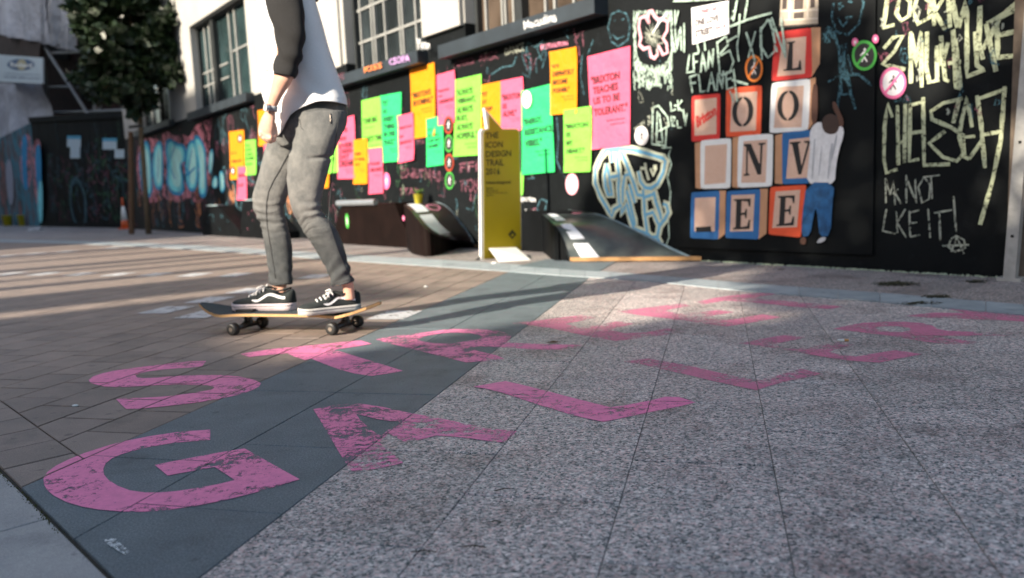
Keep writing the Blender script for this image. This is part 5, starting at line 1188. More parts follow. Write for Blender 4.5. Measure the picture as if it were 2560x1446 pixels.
def crown(mb, centers, n, lsz, toN):
    for k in range(n):
        c, r_ = random.choice(centers); 
        while True:
            v = Vector((random.uniform(-1, 1), random.uniform(-1, 1), random.uniform(-1, 1)))
            if v.length < 1: break
        v = v.normalized()*(v.length**.45); p = c + Vector((v.x*r_.x, v.y*r_.x, v.z*r_.y))
        a = Vector((random.gauss(0, 1), random.gauss(0, 1), random.gauss(0, .6))).normalized(); b = a.cross(Vector((random.gauss(0, 1), random.gauss(0, 1), random.gauss(0, 1)))).normalized(); s = lsz*random.uniform(.6, 1.3)
        mb.add([p, p+a*s*.5+b*s*.32, p+a*s, p+a*s*.5-b*s*.32], [(0, 1, 2, 3)])
kx = (tb-CAM).length/FPX
cl = [(x, y, r1, r2) for x, y, r1, r2 in ((320,40,95,80),(300,120,95,75),(370,110,75,70),(330,190,95,65),(250,150,50,50),(395,190,60,45),(280,235,60,35),(360,245,65,34),(420,195,34,26),(440,100,10,14),(240,60,55,50),(200,70,22,16),(395,30,55,50),(300,-60,110,90),(455,205,16,14),(445,205,24,14),(220,195,25,20),(458,98,7,10),(345,270,30,16),(215,15,40,25))]
sub_ = []
for x, y, r1, r2 in cl:
    for _ in range(max(1, int(r1*r2/420))):
        a = random.uniform(0, 6.28); q = math.sqrt(random.random()); rr = random.uniform(12, 26)*min(1, r1/40+.3)
        sub_.append((TPx(x+math.cos(a)*q*max(0, r1-rr*.6), y+math.sin(a)*q*max(0, r2-rr*.6), random.uniform(-.9, .9)*min(1, r1/60)), Vector((rr*kx, rr*kx*.75))))
mb = MB(); crown(mb, sub_, 10500, .22, None); mb.build('crown', lm, tree)

# ------------------------------------------------------------------ unseen building and tree added behind the camera, shaped to cast the shade
brick_m = plain('stock_brick', (.20, .13, .09), .85, .25, 4, b=.5, bs_scale=25); roofm = plain('slate_roof', (.06, .065, .07), .7, .2, 6)
segs = [(-14, -5, 10.0), (-5, 0.2, 9.0), (0.2, 2.05, 8.6), (2.05, 2.45, 7.62), (2.45, 2.9, 7.35), (2.9, 3.70, 6.72), (3.70, 4.15, 7.0), (4.15, 5.45, 7.5), (5.45, 5.75, 6.25), (5.75, 6.8, 7.6), (6.8, 9.6, 6.15), (9.6, 10.0, 7.9), (10.0, 12.6, 6.15), (12.6, 13.2, 8.2), (13.2, 15.2, 6.15), (15.2, 22, 11.6), (22, 30, 14), (30, 80, 19)]  # stepped heights shape which strips of ground stay sunlit
DB = -12
row = empty('shade_building', QR(8, DB), 'long unseen brick building behind the photographer, parapet stepped to shape the shade', 'building')
RL0 = QR(8, DB)
for k, (a, b, h) in enumerate(segs):
    mb = MB(); mb.box(QR(a, DB) - RL0, QD*(b-a-.002), -RD*6, ZU*h); mb.build('wall', brick_m, row)
    if b-a > 1.5:
        for j in range(int((b-a)/1.6)):
            for z in (.9, 3.8):
                mb = MB(); mb.box(QR(a+.5+1.6*j, DB+.01, z) - RL0, QD*.8, RD*.04, ZU*1.5); w_ = mb.build('window', frame_dark, row)
                mb = MB(); mb.box(QR(a+.56+1.6*j, DB+.052, z+.06) - RL0, QD*.68, RD*.006, ZU*1.38); mb.build('pane', glass, w_)
for (q0_, q1_, h) in ((7.4, 7.7, 8.6), (8.3, 8.5, 8.4), (9.0, 9.25, 8.5), (11.1, 11.4, 8.8), (12.1, 12.3, 8.4), (14.1, 14.4, 8.6)):  # added posts, out of view, that throw streaks of shade
    mb = MB(); mb.box(QR(q0_, DB-.2, 6) - RL0, QD*(q1_-q0_), -RD*.2, ZU*(h-6)); mb.build('shade_post', tube_m, row)
pt_ = QR(-.4, -5.0); plane_t = empty('shade_tree', pt_, 'large unseen plane tree added behind the photographer to cast shade', 'tree')
mb = MB(); mb.tube([Vector((0,0,0)), QD*.2 + ZU*2.4, QD*.9 + ZU*4.6, QD*1.8 + ZU*5.6], [.22, .17, .12, .05], 10); mb.tube([QD*.2 + ZU*2.6, -QD*1.2 + ZU*5, -QD*2 + ZU*6], [.12, .07, .03], 8); mb.tube([QD*.6 + ZU*4, QD*3 + ZU*5.2, QD*4.6 + ZU*5.5], [.09, .05, .02], 8); mb.build('trunk', bark, plane_t, True)
CR = [(QD*x + ZU*z + RD*random.uniform(-.4, .4), Vector((rr, rr*.55))) for x, z, rr in ((-2.5, 5.7, 1.3), (-1, 5.7, 1.3), (.6, 5.5, 1.1), (2.0, 5.45, .95), (3.2, 5.35, .85), (4.4, 5.45, .75), (5.2, 5.5, .5), (-1.5, 4.9, .9), (.2, 4.85, .9), (1.4, 4.85, .85), (2.4, 4.8, .6), (2.9, 4.75, .45), (-1, 6.8, 1.5), (1.5, 6.7, 1.2), (3.6, 6.3, .8))]  # leaf clusters placed to shade the right-hand ground and wall
mb = MB(); crown(mb, CR, 9000, .20, None); mb.build('crown', lm, plane_t)
# ================================================================== SKATEBOARD AND SKATEBOARDER
PO = G(708, 836); PO.z = 0
E_ = Vector((math.cos(R(-13)), math.sin(R(-13)), 0)); NN = Vector((E_.y, -E_.x, 0)); NN = -NN if NN.dot(CAM-PO) < 0 else NN
PO = PO - NN*.09
def PP(x, y, off=0): return plane_hit(x, y, PO + NN*off, NN)
sk = empty('skateboard', PO, 'skateboard with black grip tape and pale maple edge rolling under the black shoes', 'skateboard')
maple = plain('maple_ply', (.60, .36, .16), .5, .12, 30); grip = plain('black_grip_tape', (.030, .045, .055), .9, .25, 60, b=.5, bs_scale=400)
truck_m = plain('dark_cast_truck', (.05, .05, .052), .4, .3, 20, metal=.6); wheel_m = plain('black_urethane', (.018, .018, .019), .45, .2, 20); bear_m = plain('steel_bearing', (.35, .30, .26), .3, .2, 20, metal=.8)
prof = [(497, 763), (509, 776), (523, 785.5), (537, 791), (551, 793.5), (570, 792.3), (590, 791), (630, 790.5), (671, 791), (730, 791.5), (789, 792.5), (815, 795.5), (840, 796.5), (862, 791), (882, 785.5), (915, 773.5), (949, 760)]
HWID = .102
pz = []
for k, (x, y) in enumerate(prof):
    e = min(k, len(prof)-1-k); o_ = HWID*min(1, [.12, .62, .86, .97, 1][min(e, 4)]); p = PP(x, y, o_); pz.append(((p-PO).dot(E_), p.z, o_))
mb = MB(); 
def deck_rings(z0, z1, shrink=1.0, sub=1):
    rings = []
    for s, z, wd in pz:
        wd = wd*shrink; pts = []
        for k in range(9): t = -1+2*k/8; pts.append((t, 1))
        ring = [E_*s + NN*(t*wd) + ZU*(z + z1 + .004*t*t) for t, _ in pts] + [E_*s + NN*(t*wd) + ZU*(z + z0 + .004*t*t) for t, _ in reversed(pts)]
        rings.append(ring)
    return rings
mb.loft(deck_rings(-.006, .006)); deck = mb.build('deck', maple, sk); 
mb = MB(); mb.loft(deck_rings(.0065, .0075, .985)); mb.build('grip_tape', grip, deck)
axn = (NN*.95 + E_*(-.10)).normalized()
for (xn, yn, xf, yf) in ((583.5, 826, 629, 815), (831, 826, 867, 814)):
    off_n = .115
    cn = PP(xn, yn, off_n); rw = .0295; cn.z = rw
    ax = (PP(xf, yf, -.03) - cn); ax.z = 0; ax = (NN*-.20 + E_*.035)
    cf = cn + ax
    mid = (cn+cf)/2
    tr = MB(); tr.cyl(cn - ax*.02 - PO, cf + ax*.02 - PO, .0045, n=8); 
    hanger = MB(); hanger.tube([cn + ax*.17 - PO, cn + ax*.35 - PO + ZU*.004, mid - PO + ZU*.012, cf - ax*.35 - PO + ZU*.004, cf - ax*.17 - PO], [.010, .015, .021, .015, .010], 12)
    zdeck = .0
    h = hanger.build('truck', truck_m, sk, True)
    zt = [p for p in pz if abs(p[0]-(mid-PO).dot(E_)) < .08]; zt = min(p[1] for p in zt) - .006
    b_ = MB(); b_.cbox(mid - PO + ZU*(zt-.005), .085, .06, .010, E_, NN, ZU); b_.cyl(mid - PO + ZU*.015, mid - PO + ZU*(zt-.008), .015, .020, 12); b_.cyl(mid - PO + E_*.02 + ZU*.01, mid - PO + E_*.005 + ZU*(zt-.006), .008, n=8); b_.build('base_plate', truck_m, h)
    tr.build('axle', bear_m, h)
    for c in (cn, cf):
        a_ = ax.normalized(); w_ = MB(); rings = []
        for (o_, rr) in ((-.018, .018), (-.017, .025), (-.012, .0285), (0, rw), (.012, .0285), (.017, .025), (.018, .018)):
            b1_ = a_.cross(ZU).normalized(); rings.append([c - PO + a_*o_ + (b1_*math.cos(6.283*k/24) + ZU*math.sin(6.283*k/24))*rr for k in range(24)])
        w_.loft(rings); wo_ = w_.build('wheel', wheel_m, sk, True)
        w_ = MB(); w_.cyl(c - PO - a_*.0186, c - PO + a_*.0186, .010, n=14); w_.build('bearing', bear_m, wo_)
# ------------------------------------------------------------------ the person
per = empty('person', PO, 'person riding a skateboard in grey skinny jeans, black sleeved white tee and black shoes', 'person')
def remeshed(mb, name, m, vox, smooth_it=6, fac=.5):
    o = mb.build(name+'_tmp', m); 
    md = o.modifiers.new('r', 'REMESH'); md.mode = 'VOXEL'; md.voxel_size = vox
    ms = o.modifiers.new('s', 'SMOOTH'); ms.iterations = smooth_it; ms.factor = fac
    dg = bpy.context.evaluated_depsgraph_get(); me = bpy.data.meshes.new_from_object(o.evaluated_get(dg)); me.name = name
    old = o.data; bpy.data.objects.remove(o); bpy.data.meshes.remove(old)
    me.materials.clear(); me.materials.append(m)
    for p in me.polygons: p.use_smooth = True
    n = bpy.data.objects.new(name, me); COL.objects.link(n); n.parent = per; return n
def ring_px(L, Rr, off, thick, n=26, sq=2.2):
    """elliptic section spanning two pixels in the plane of the board, thick metres deep"""
    a = PP(*L, off) - PO; b = PP(*Rr, off) - PO; c = (a+b)/2; h = (b-a)/2; out = []; VD = CAM-PO-c; VD.z = 0; VD.normalize()
    for k in range(n):
        t = 6.28318*k/n; ct, st = math.cos(t), math.sin(t)
        out.append(c + h*(abs(ct)**(2/sq))*(1 if ct > 0 else -1) + VD*thick*(abs(st)**(2/sq))*(1 if st > 0 else -1))
    return out
def interp_rings(S, n):
    """smooth interpolation of limb stations (xL,yL,xR,yR,off,thick)"""
    out = []
    for k in range(n+1):
        t = k/n*(len(S)-1); i0 = min(int(t), len(S)-2); f = t-i0; A = [S[max(i0-1, 0)], S[i0], S[i0+1], S[min(i0+2, len(S)-1)]]
        out.append(tuple(.5*((2*A[1][d])+(-A[0][d]+A[2][d])*f+(2*A[0][d]-5*A[1][d]+4*A[2][d]-A[3][d])*f*f+(-A[0][d]+3*A[1][d]-3*A[2][d]+A[3][d])*f**3) for d in range(len(S[0]))))
    return out
def limb(mb, S, n=30): mb.loft([ring_px((s[0], s[1]), (s[2], s[3]), s[4], s[5]) for s in interp_rings(S, n)])
NEAR = [(741,285,869,280,.055,.115),(740,318,866,310,.07,.110),(728,365,846,355,.085,.098),(719,405,830,398,.09,.090),(717,449,818,443,.095,.083),(721,490,806,488,.10,.074),(731,529,803,515,.10,.070),(748,562,812,540,.095,.068),(764,588,838,566,.09,.072),(788,624,853,598,.08,.066),(812,666,868,645,.07,.056),(826,700,880,690,.065,.050),(829,716,886,702,.065,.052)]
FAR = [(680,330,780,300,-.09,.105),(663,370,765,350,-.10,.100),(649,428,752,415,-.10,.090),(637,466,735,455,-.10,.082),(630,496,719,492,-.10,.076),(635,529,710,527,-.10,.070),(649,556,717,554,-.10,.068),(658,597,728,598,-.10,.072),(664,630,731,630,-.10,.062),(669,665,731,663,-.10,.056),(672,695,731,693,-.10,.053),(673,712,732,711,-.10,.054)]
jm = MB(); limb(jm, NEAR, 40); limb(jm, FAR, 40)
jm.loft([ring_px((s[0], s[1]), (s[2], s[3]), s[4], s[5]) for s in interp_rings([(690,255,866,245,-.01,.135),(686,285,868,278,-.01,.150),(684,315,868,306,-.012,.155),(684,345,858,332,-.012,.140),(700,368,835,352,-.01,.105)], 10)])
denim, dnt, dbs = new_mat('grey_denim')
tc = N(dnt, 'ShaderNodeTexCoord'); 
wv = N(dnt, 'ShaderNodeTexNoise'); wv.inputs['Scale'].default_value = 500; dnt.links.new(tc.outputs['Object'], wv.inputs['Vector'])
n1 = N(dnt, 'ShaderNodeTexNoise'); n1.inputs['Scale'].default_value = 14; n1.inputs['Detail'].default_value = 9; n1.inputs['Roughness'].default_value = .7; dnt.links.new(tc.outputs['Object'], n1.inputs['Vector'])
r1 = ramp(dnt, [(.3, (.078, .083, .087)), (.7, (.155, .157, .156))]); dnt.links.new(n1.outputs['Fac'], r1.inputs[0])
r2 = ramp(dnt, [(.3, (.82, .82, .82)), (.7, (1.15, 1.15, 1.15))]); dnt.links.new(wv.outputs['Fac'], r2.inputs[0])
cc = mixc(dnt, 1.0, r1.outputs[0], r2.outputs[0], 'MULTIPLY')
# worn paler thighs (bleached in the cloth), plus sunlit thighs and shaded shins put into the colour
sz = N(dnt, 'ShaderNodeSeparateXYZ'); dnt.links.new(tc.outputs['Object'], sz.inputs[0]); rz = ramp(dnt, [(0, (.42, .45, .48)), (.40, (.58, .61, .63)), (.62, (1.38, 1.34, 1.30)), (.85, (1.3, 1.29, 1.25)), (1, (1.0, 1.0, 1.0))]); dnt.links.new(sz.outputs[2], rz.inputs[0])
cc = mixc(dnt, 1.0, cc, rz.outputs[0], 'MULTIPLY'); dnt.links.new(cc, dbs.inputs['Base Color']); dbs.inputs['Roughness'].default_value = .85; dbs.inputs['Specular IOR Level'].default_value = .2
bump(dnt, n1.outputs['Fac'], dbs, .7, .008)
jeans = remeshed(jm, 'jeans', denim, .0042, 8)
# folds: raised ridges across the knees and at the ankles
def fold_field(p):
    """p in person-local metres -> outward displacement"""
    d = 0
    return d
kneeN = PP(775, 562, .18) - PO; kneeF = PP(680, 545, 0) - PO; kneeN2 = PP(775, 562, .1) - PO
ankN = PP(855, 690, .1) - PO; ankF = PP(700, 690, -.1) - PO; cro = PP(730, 380, .0) - PO
me = jeans.data; _nx = (PP(733, 500, 0)-PO).dot(E_)
_src = [(v.co.copy(), v.normal.copy()) for v in me.vertices]; _new = []; seat = PP(835, 395, .1)-PO
for p, n in _src:
    d = 0; z = p.z; s = (p-kneeN2)
    off = p.dot(NN)
    near = p.dot(E_) > _nx and off > -.02
    w = noise.noise(p*7)*.5
    if near:
        a = (p-kneeN2).dot(Vector((0,0,1)))*-1 + .22*(p-kneeN2).dot(E_)      # along the leg, tilted
        g = math.exp(-((a+.02)/.085)**2)
        sd = (p-kneeN2).dot(E_); d += g*.0062*math.sin(a*150 + w*9.0 + noise.noise(p*14)*3)*max(0, .5+.7*math.tanh(9*sd+.1))*(.55 + .9*noise.noise(p*9+Vector((3, 1, 2))))
        a2 = (p-ankN); t = a2.dot(ZU) - .9*a2.dot(E_); g2 = math.exp(-((a2.z+.0)/.075)**2); d += g2*.0055*math.sin(t*95 + w*4)*(.6 + .8*noise.noise(p*11))
        # fold under the seat
        u = (p - seat); d -= .010*math.exp(-(u.z/.008)**2)*max(0, min(1, (u.dot(E_)+.10)/.06))
    else:
        a = -(p-kneeF).z - .10*(p-kneeF).dot(E_)
        g = math.exp(-((a+.0)/.075)**2); d += g*.0050*math.sin(a*165 + w*9 + noise.noise(p*14)*3)*(.6 + .9*noise.noise(p*9+Vector((5, 2, 1))))
        a2 = (p-ankF); d += math.exp(-((a2.z)/.07)**2)*.0030*math.sin((a2.z + .7*a2.dot(E_))*85 + w*2)
    cr = 0
    if near:
        ph = a*118 + w*8 + noise.noise(p*12)*2.2; cr = g*max(0, .35+.75*math.tanh(8*sd+.2))*.0075*(1-abs(math.sin(ph)))**3*max(0, .4+1.2*noise.noise(p*8+Vector((9, 2, 4))))
    else:
        ph = a*130 + w*8 + noise.noise(p*12)*2.2; cr = g*.0065*(1-abs(math.sin(ph)))**3*max(0, .35+1.2*noise.noise(p*8+Vector((1, 7, 4))))
    d -= cr*1.3
    u = (p-cro); g3 = math.exp(-(u.length/.13)**2); d += g3*.004*math.sin(u.z*90 + u.dot(E_)*60)
    d += noise.noise(p*16)*.0016
    _new.append(p + n*d)
me.vertices.foreach_set('co', [c for v in _new for c in v]); me.update()
# seams, hem, zip
seam_m = plain('dark_seam', (.045, .047, .05), .85, .1, 30)
def surf_line(P, off, name, m, rad, parent, step=.6):
    from mathutils.bvhtree import BVHTree
    pass
dgj = bpy.context.evaluated_depsgraph_get()
def proj_line(target, P, name, m, rad, parent, out=.0010):
    """thin bead laid on a surface along a px polyline, dropped on to it from the camera side"""
    from mathutils.bvhtree import BVHTree
    if target.name not in _bvh: _bvh[target.name] = BVHTree.FromPolygons([v.co for v in target.data.vertices], [tuple(p.vertices) for p in target.data.polygons])
    bv = _bvh[target.name]; pts = []
    for (x0, y0), (x1, y1) in zip(P, P[1:]):
        n = max(2, int(math.hypot(x1-x0, y1-y0)/4))
        for k in range(n):
            x, y = x0+(x1-x0)*k/n, y0+(y1-y0)*k/n; d_ = ray(x, y).normalized(); h = bv.ray_cast(CAM-PO, d_)
            if h[0] is not None: pts.append(h[0] + h[1]*out)
    if len(pts) > 2:
        mb = MB(); mb.tube(pts, rad, 6); return mb.build(name, m, parent, True)
_bvh = {}
proj_line(jeans, [(722, 385), (712, 402), (700, 425), (685, 450), (672, 478), (667, 505), (666, 530), (668, 560), (674, 600), (682, 650), (690, 700)], 'inseam', seam_m, .0022, jeans)
proj_line(jeans, [(674, 707), (700, 710), (731, 706)], 'hem_seam', seam_m, .002, jeans); proj_line(jeans, [(829, 710), (850, 706), (884, 695)], 'hem_seam', seam_m, .002, jeans)
proj_line(jeans, [(750, 300), (753, 318), (762, 330)], 'pocket_seam', seam_m, .0012, jeans); proj_line(jeans, [(846, 300), (835, 380), (818, 450), (806, 500), (822, 560), (850, 640), (876, 700)], 'outer_seam', seam_m, .0016, jeans)
proj_line(jeans, [(826, 285), (827, 300), (826, 313)], 'pocket_zip', bear_m, .0028, jeans, .002)
# ---- body: one continuous figure (head, neck, trunk, arms, hands, lower legs, feet stubs)
skin, snt, sbs = new_mat('skin')
sn_ = noise_tex(snt, 25, 5); sr = ramp(snt, [(.3, (.58, .32, .23)), (.7, (.68, .41, .31))]); snt.links.new(sn_.outputs['Fac'], sr.inputs[0]); snt.links.new(sr.outputs[0], sbs.inputs['Base Color']); sbs.inputs['Roughness'].default_value = .5
sbs.inputs['Subsurface Weight'].default_value = .15; sbs.inputs['Subsurface Radius'].default_value = (.012, .005, .003); sbs.inputs['Subsurface Scale'].default_value = .5
bm = MB()
limb(bm, [(700,-75,760,-80,.0,.055),(670,-30,785,-35,0,.10),(662,20,782,15,0,.105),(665,90,795,85,0,.10),(675,170,815,165,0,.095),(695,235,845,230,0,.10),(700,300,850,290,0,.12),(715,345,830,335,0,.09)], 20)
for S in (NEAR, FAR): limb(bm, [(s[0]+9, s[1], s[2]-9, s[3], s[4], max(.03, s[5]-.016)) for s in S], 20)
# ankles into shoes
limb(bm, [(682,690,722,690,-.10,.036),(681,715,716,715,-.10,.031),(680,735,716,740,-.10,.036),(672,752,722,757,-.10,.035)], 8)
limb(bm, [(838,690,880,684,.065,.036),(856,716,884,706,.055,.030),(858,735,886,728,.045,.031),(856,750,888,748,.04,.032)], 8)
# near arm
ARM = [(674,-30,740,-30,.13,.05),(672,10,752,6,.16,.055),(690,80,755,80,.18,.050),(690,140,748,145,.19,.046),(686,180,736,190,.195,.044),(680,205,725,212,.195,.042),(674,232,708,238,.19,.036),(669,252,697,258,.185,.030),(664,270,690,274,.18,.024),(662,280,688,283,.178,.0225),(657,292,689,296,.175,.024)]
limb(bm, ARM, 26)
limb(bm, [(a[0]+10, a[1]+12, a[2]+6, a[3]+12, -a[4]+.01, a[5]) for a in ARM], 26)
def hand(offc, dx=0, dy=0):
    # palm seen from the back and little finger side, fingers curled under
    limb(bm, [(657+dx,288+dy,689+dx,292+dy,offc,.023),(650+dx,304+dy,687+dx,310+dy,offc,.022),(645+dx,322+dy,684+dx,328+dy,offc,.021),(646+dx,334+dy,682+dx,338+dy,offc,.017)], 8)
    for k, (x, y) in enumerate(((650, 330), (659, 335), (668, 337), (676, 336))):
        o_ = offc + .006 - .002*k; s_ = (1, 1.1, 1.15, 1.0)[k]
        p0 = PP(x+dx, y+dy, o_)-PO; p1 = PP(x+1.5+dx, y+10*s_+dy, o_+.012)-PO; p2 = PP(x+7+dx, y+17*s_+dy, o_+.002)-PO; p3 = PP(x+13+dx, y+15*s_+dy, o_-.012)-PO
        bm.tube([p0, p0.lerp(p1, .5), p1, p1.lerp(p2, .5), p2, p3], [.0090, .0088, .0092, .0082, .0082, .0068], 10)
    t0 = PP(682+dx, 308+dy, offc-.008)-PO; t1 = PP(688+dx, 324+dy, offc-.014)-PO; t2 = PP(689+dx, 338+dy, offc-.010)-PO; t3 = PP(686+dx, 348+dy, offc-.004)-PO
    bm.tube([t0, t0.lerp(t1, .5), t1, t2, t3], [.013, .0125, .011, .0098, .0075], 10)
hand(.176); hand(-.166, 16, 10)
# head and neck (above the frame)
hc = PP(722, -160, .0) - PO
bm.tube([PP(728, -60, 0)-PO, PP(724, -100, 0)-PO, PP(722, -130, 0)-PO], [.062, .056, .056], 16)
rings = []
fwd = (-E_*.9 + NN*.3).normalized(); sid = ZU.cross(fwd)
for k in range(13):
    t = math.pi*k/12; z = -math.cos(t); rr = math.sin(t); jaw = 1 if z > -.2 else 1 + (z+.2)*.28
    rings.append([hc + ZU*z*.118 + fwd*math.cos(6.283*q/24)*max(rr, .02)*.098*jaw + fwd*(.01 if z < 0 else -.004) + sid*math.sin(6.283*q/24)*max(rr, .02)*.076*jaw for q in range(24)])
bm.loft(rings)
bm.tube([hc + fwd*.090 + ZU*.012, hc + fwd*.112 - ZU*.020, hc + fwd*.098 - ZU*.028], [.008, .012, .010], 8)
bm.tube([hc + fwd*.086 - ZU*.055 + sid*.022, hc + fwd*.096 - ZU*.055, hc + fwd*.086 - ZU*.055 - sid*.022], [.006, .008, .006], 8)
for s in (1, -1): bm.tube([hc + sid*s*.074 + ZU*.022, hc + sid*s*.088 - fwd*.008, hc + sid*s*.076 - ZU*.028], [.010, .014, .009], 8)
body = remeshed(bm, 'body', skin, .0048, 3)
eye_m = plain('eye', (.7, .7, .7), .2, .05, 3, b=0); iris = plain('iris', (.05, .03, .02), .2, .1, 3, b=0)
for s in (1, -1):
    e_ = MB(); c = hc + fwd*.084 + sid*s*.032 + ZU*.008; e_.cyl(c, c + fwd*.008, .012, .009, 10); ey = e_.build('eye', eye_m, per, True)
    e_ = MB(); e_.cyl(c + fwd*.0082, c + fwd*.0092, .0052, n=8); e_.build('iris', iris, ey)
hair_m = plain('brown_hair', (.06, .035, .02), .6, .4, 60, b=.6, bs_scale=90); hb = MB(); rings = []
for k in range(10):
    t = math.pi*(.30+.70*k/9); z = -math.cos(t); rr = math.sin(t); rings.append([hc - fwd*.014 + ZU*(z*.130+.004) + fwd*math.cos(6.283*q/24)*max(rr, .02)*(.100 if math.cos(6.283*q/24) < .3 else .094) + sid*math.sin(6.283*q/24)*max(rr, .02)*.088 for q in range(24)])
hb.loft(rings); hb.tube([hc - fwd*.06 + ZU*.02, hc - fwd*.10 - ZU*.08, hc - fwd*.11 - ZU*.20, hc - fwd*.09 - ZU*.28], [.07, .065, .045, .015], 12); hb.build('hair', hair_m, per, True)
# ---- shirt: white trunk panel and black raglan sleeves
sm_ = MB()
SH = [(700,-70,765,-72,.0,.075),(662,-42,785,-42,0,.125),(646,-5,786,-8,.0,.145),(637,42,799,38,.0,.150),(634,85,812,82,.0,.148),(642,127,823,120,.0,.142),(650,180,841,182,.0,.142),(658,225,856,226,.0,.150),(664,258,866,250,0,.162)]
rings = [ring_px((s[0], s[1]), (s[2], s[3]), s[4], s[5], 40) for s in interp_rings(SH, 34)]
hemx = [(664,268),(676,318),(690,343),(697,344),(713,316),(724,298),(747,281),(767,272),(799,265),(830,263.5),(870,266)]
def hem_y(x):
    if x <= hemx[2][0]: return 343
    for (x0, y0), (x1, y1) in zip(hemx, hemx[1:]):
        if x <= x1: return y0 + (y1-y0)*(x-x0)/(x1-x0)
    return 266
last = rings[-1]; ext_ = []
for f in (.35, .7, 1.0):
    rr = []
    for k in range(40):
        t = 6.28318*k/40; ct, st = math.cos(t), math.sin(t)
        xl, xr = 664+ (676-664)*f, 866+4*f; cx = (xl+xr)/2; hx = (xr-xl)/2; x = cx + hx*(abs(ct)**(2/2.2))*(1 if ct > 0 else -1)
        yb = 258 + (250-258)*(x-664)/202; th = .162+.006*f; off = th*(abs(st)**(2/2.2))*(1 if st > 0 else -1)
        y = yb + (hem_y(max(x, 664))-yb)*f
        if y < yb + 4*f: y = yb + 4*f
        pb = PP(x, y, 0) - PO; vd = CAM-PO-pb; vd.z = 0; rr.append(pb + vd.normalized()*off)
    ext_.append(rr)
shirt_m, hnt, hbs = new_mat('white_jersey'); hn_ = noise_tex(hnt, 300, 3); hr_ = ramp(hnt, [(.3, (.72, .725, .74)), (.7, (.82, .825, .84))]); hnt.links.new(hn_.outputs['Fac'], hr_.inputs[0]); hnt.links.new(hr_.outputs[0], hbs.inputs['Base Color']); hbs.inputs['Roughness'].default_value = .85; hbs.inputs['Specular IOR Level'].default_value = .2; bump(hnt, hn_.outputs['Fac'], hbs, .2, .001)
sm_.loft(rings + ext_, cap=False)
so = sm_.build('shirt', shirt_m, per, True)
me = so.data
for _ in range(2):
    b_ = bmesh.new(); b_.from_mesh(me); 
    if _ == 0: bmesh.ops.subdivide_edges(b_, edges=b_.edges[:], cuts=1, use_grid_fill=True, smooth=0)
    b_.to_mesh(me); b_.free()
pc = PP(700, 200, 0) - PO
_src = [(v.co.copy(), v.normal.copy()) for v in me.vertices]; _new = []
for p, n in _src:
    q = p.dot(E_); z = p.z
    diag = z*.8 + q*.7
    amp = .010*max(0, min(1, (1.38-z)/.35))
    d = amp*(noise.noise(Vector((q*5, z*5, p.dot(NN)*4)))*1.6 + .8*math.sin(diag*38 + noise.noise(p*4)*4)*max(0, noise.noise(p*3+Vector((7, 0, 0)))+.35))
    _new.append(p + n*d)
me.vertices.foreach_set('co', [c for v in _new for c in v]); me.update()
for p in me.polygons: p.use_smooth = True
md = so.modifiers.new('solid', 'SOLIDIFY'); md.thickness = .0018; md.offset = -1
dg = bpy.context.evaluated_depsgraph_get(); me2 = bpy.data.meshes.new_from_object(so.evaluated_get(dg)); so.modifiers.clear(); so.data = me2
for p in me2.polygons: p.use_smooth = True
# sleeve
slv = MB()
SL = [(700,-66,742,-68,.05,.07),(664,-38,752,-42,.115,.075),(662,0,757,-2,.155,.072),(672,35,761,38,.175,.066),(686,83,764,82,.19,.062),(692,125,758,128,.195,.060),(689,150,753,152,.198,.058),(685,170,745,176,.20,.056),(682,187,736,196,.20,.054)]
black_j = plain('black_jersey', (.010, .010, .011), .9, .2, 120, b=.3, bs_scale=500)
rings = [ring_px((s[0], s[1]), (s[2], s[3]), s[4], s[5], 32) for s in interp_rings(SL, 34)]
slv.loft(rings, cap=False); so2 = slv.build('sleeve', black_j, per, True)
_src = [(v.co.copy(), v.normal.copy()) for v in so2.data.vertices]; _new = []
for p, n in _src:
    w = noise.noise(p*6)
    _new.append(p + n*(.005*math.sin(p.z*60 + p.dot(E_)*45 + w*4)*max(0, min(1, (1.5-p.z)/.3)) + .003*noise.noise(p*14)))
so2.data.vertices.foreach_set('co', [c for v in _new for c in v]); so2.data.update()
md = so2.modifiers.new('solid', 'SOLIDIFY'); md.thickness = .002; md.offset = -1
dg = bpy.context.evaluated_depsgraph_get(); me2 = bpy.data.meshes.new_from_object(so2.evaluated_get(dg)); so2.modifiers.clear(); so2.data = me2
for p in me2.polygons: p.use_smooth = True
slf = MB(); rings = [ring_px((s[0]+12, s[1]+10), (s[2]+6, s[3]+10), -s[4]+.012, s[5]-.006, 28) for s in interp_rings(SL, 20)]
slf.loft(rings, cap=False); slf.build('sleeve', black_j, per, True)
# printed green letters on the chest
pg = plain('green_print', (.08, .36, .20), .7, .1, 20, b=0)
for P in ([(651,188),(656,208),(666,208)], [(664,177),(676,174)], [(671,176),(680,208)], [(640,90),(648,98),(656,92)], [(655,2),(650,10),(652,24)], [(646,62),(654,66)]):
    proj_line(so, P, 'printed_letter', pg, .0022, so, .0006)
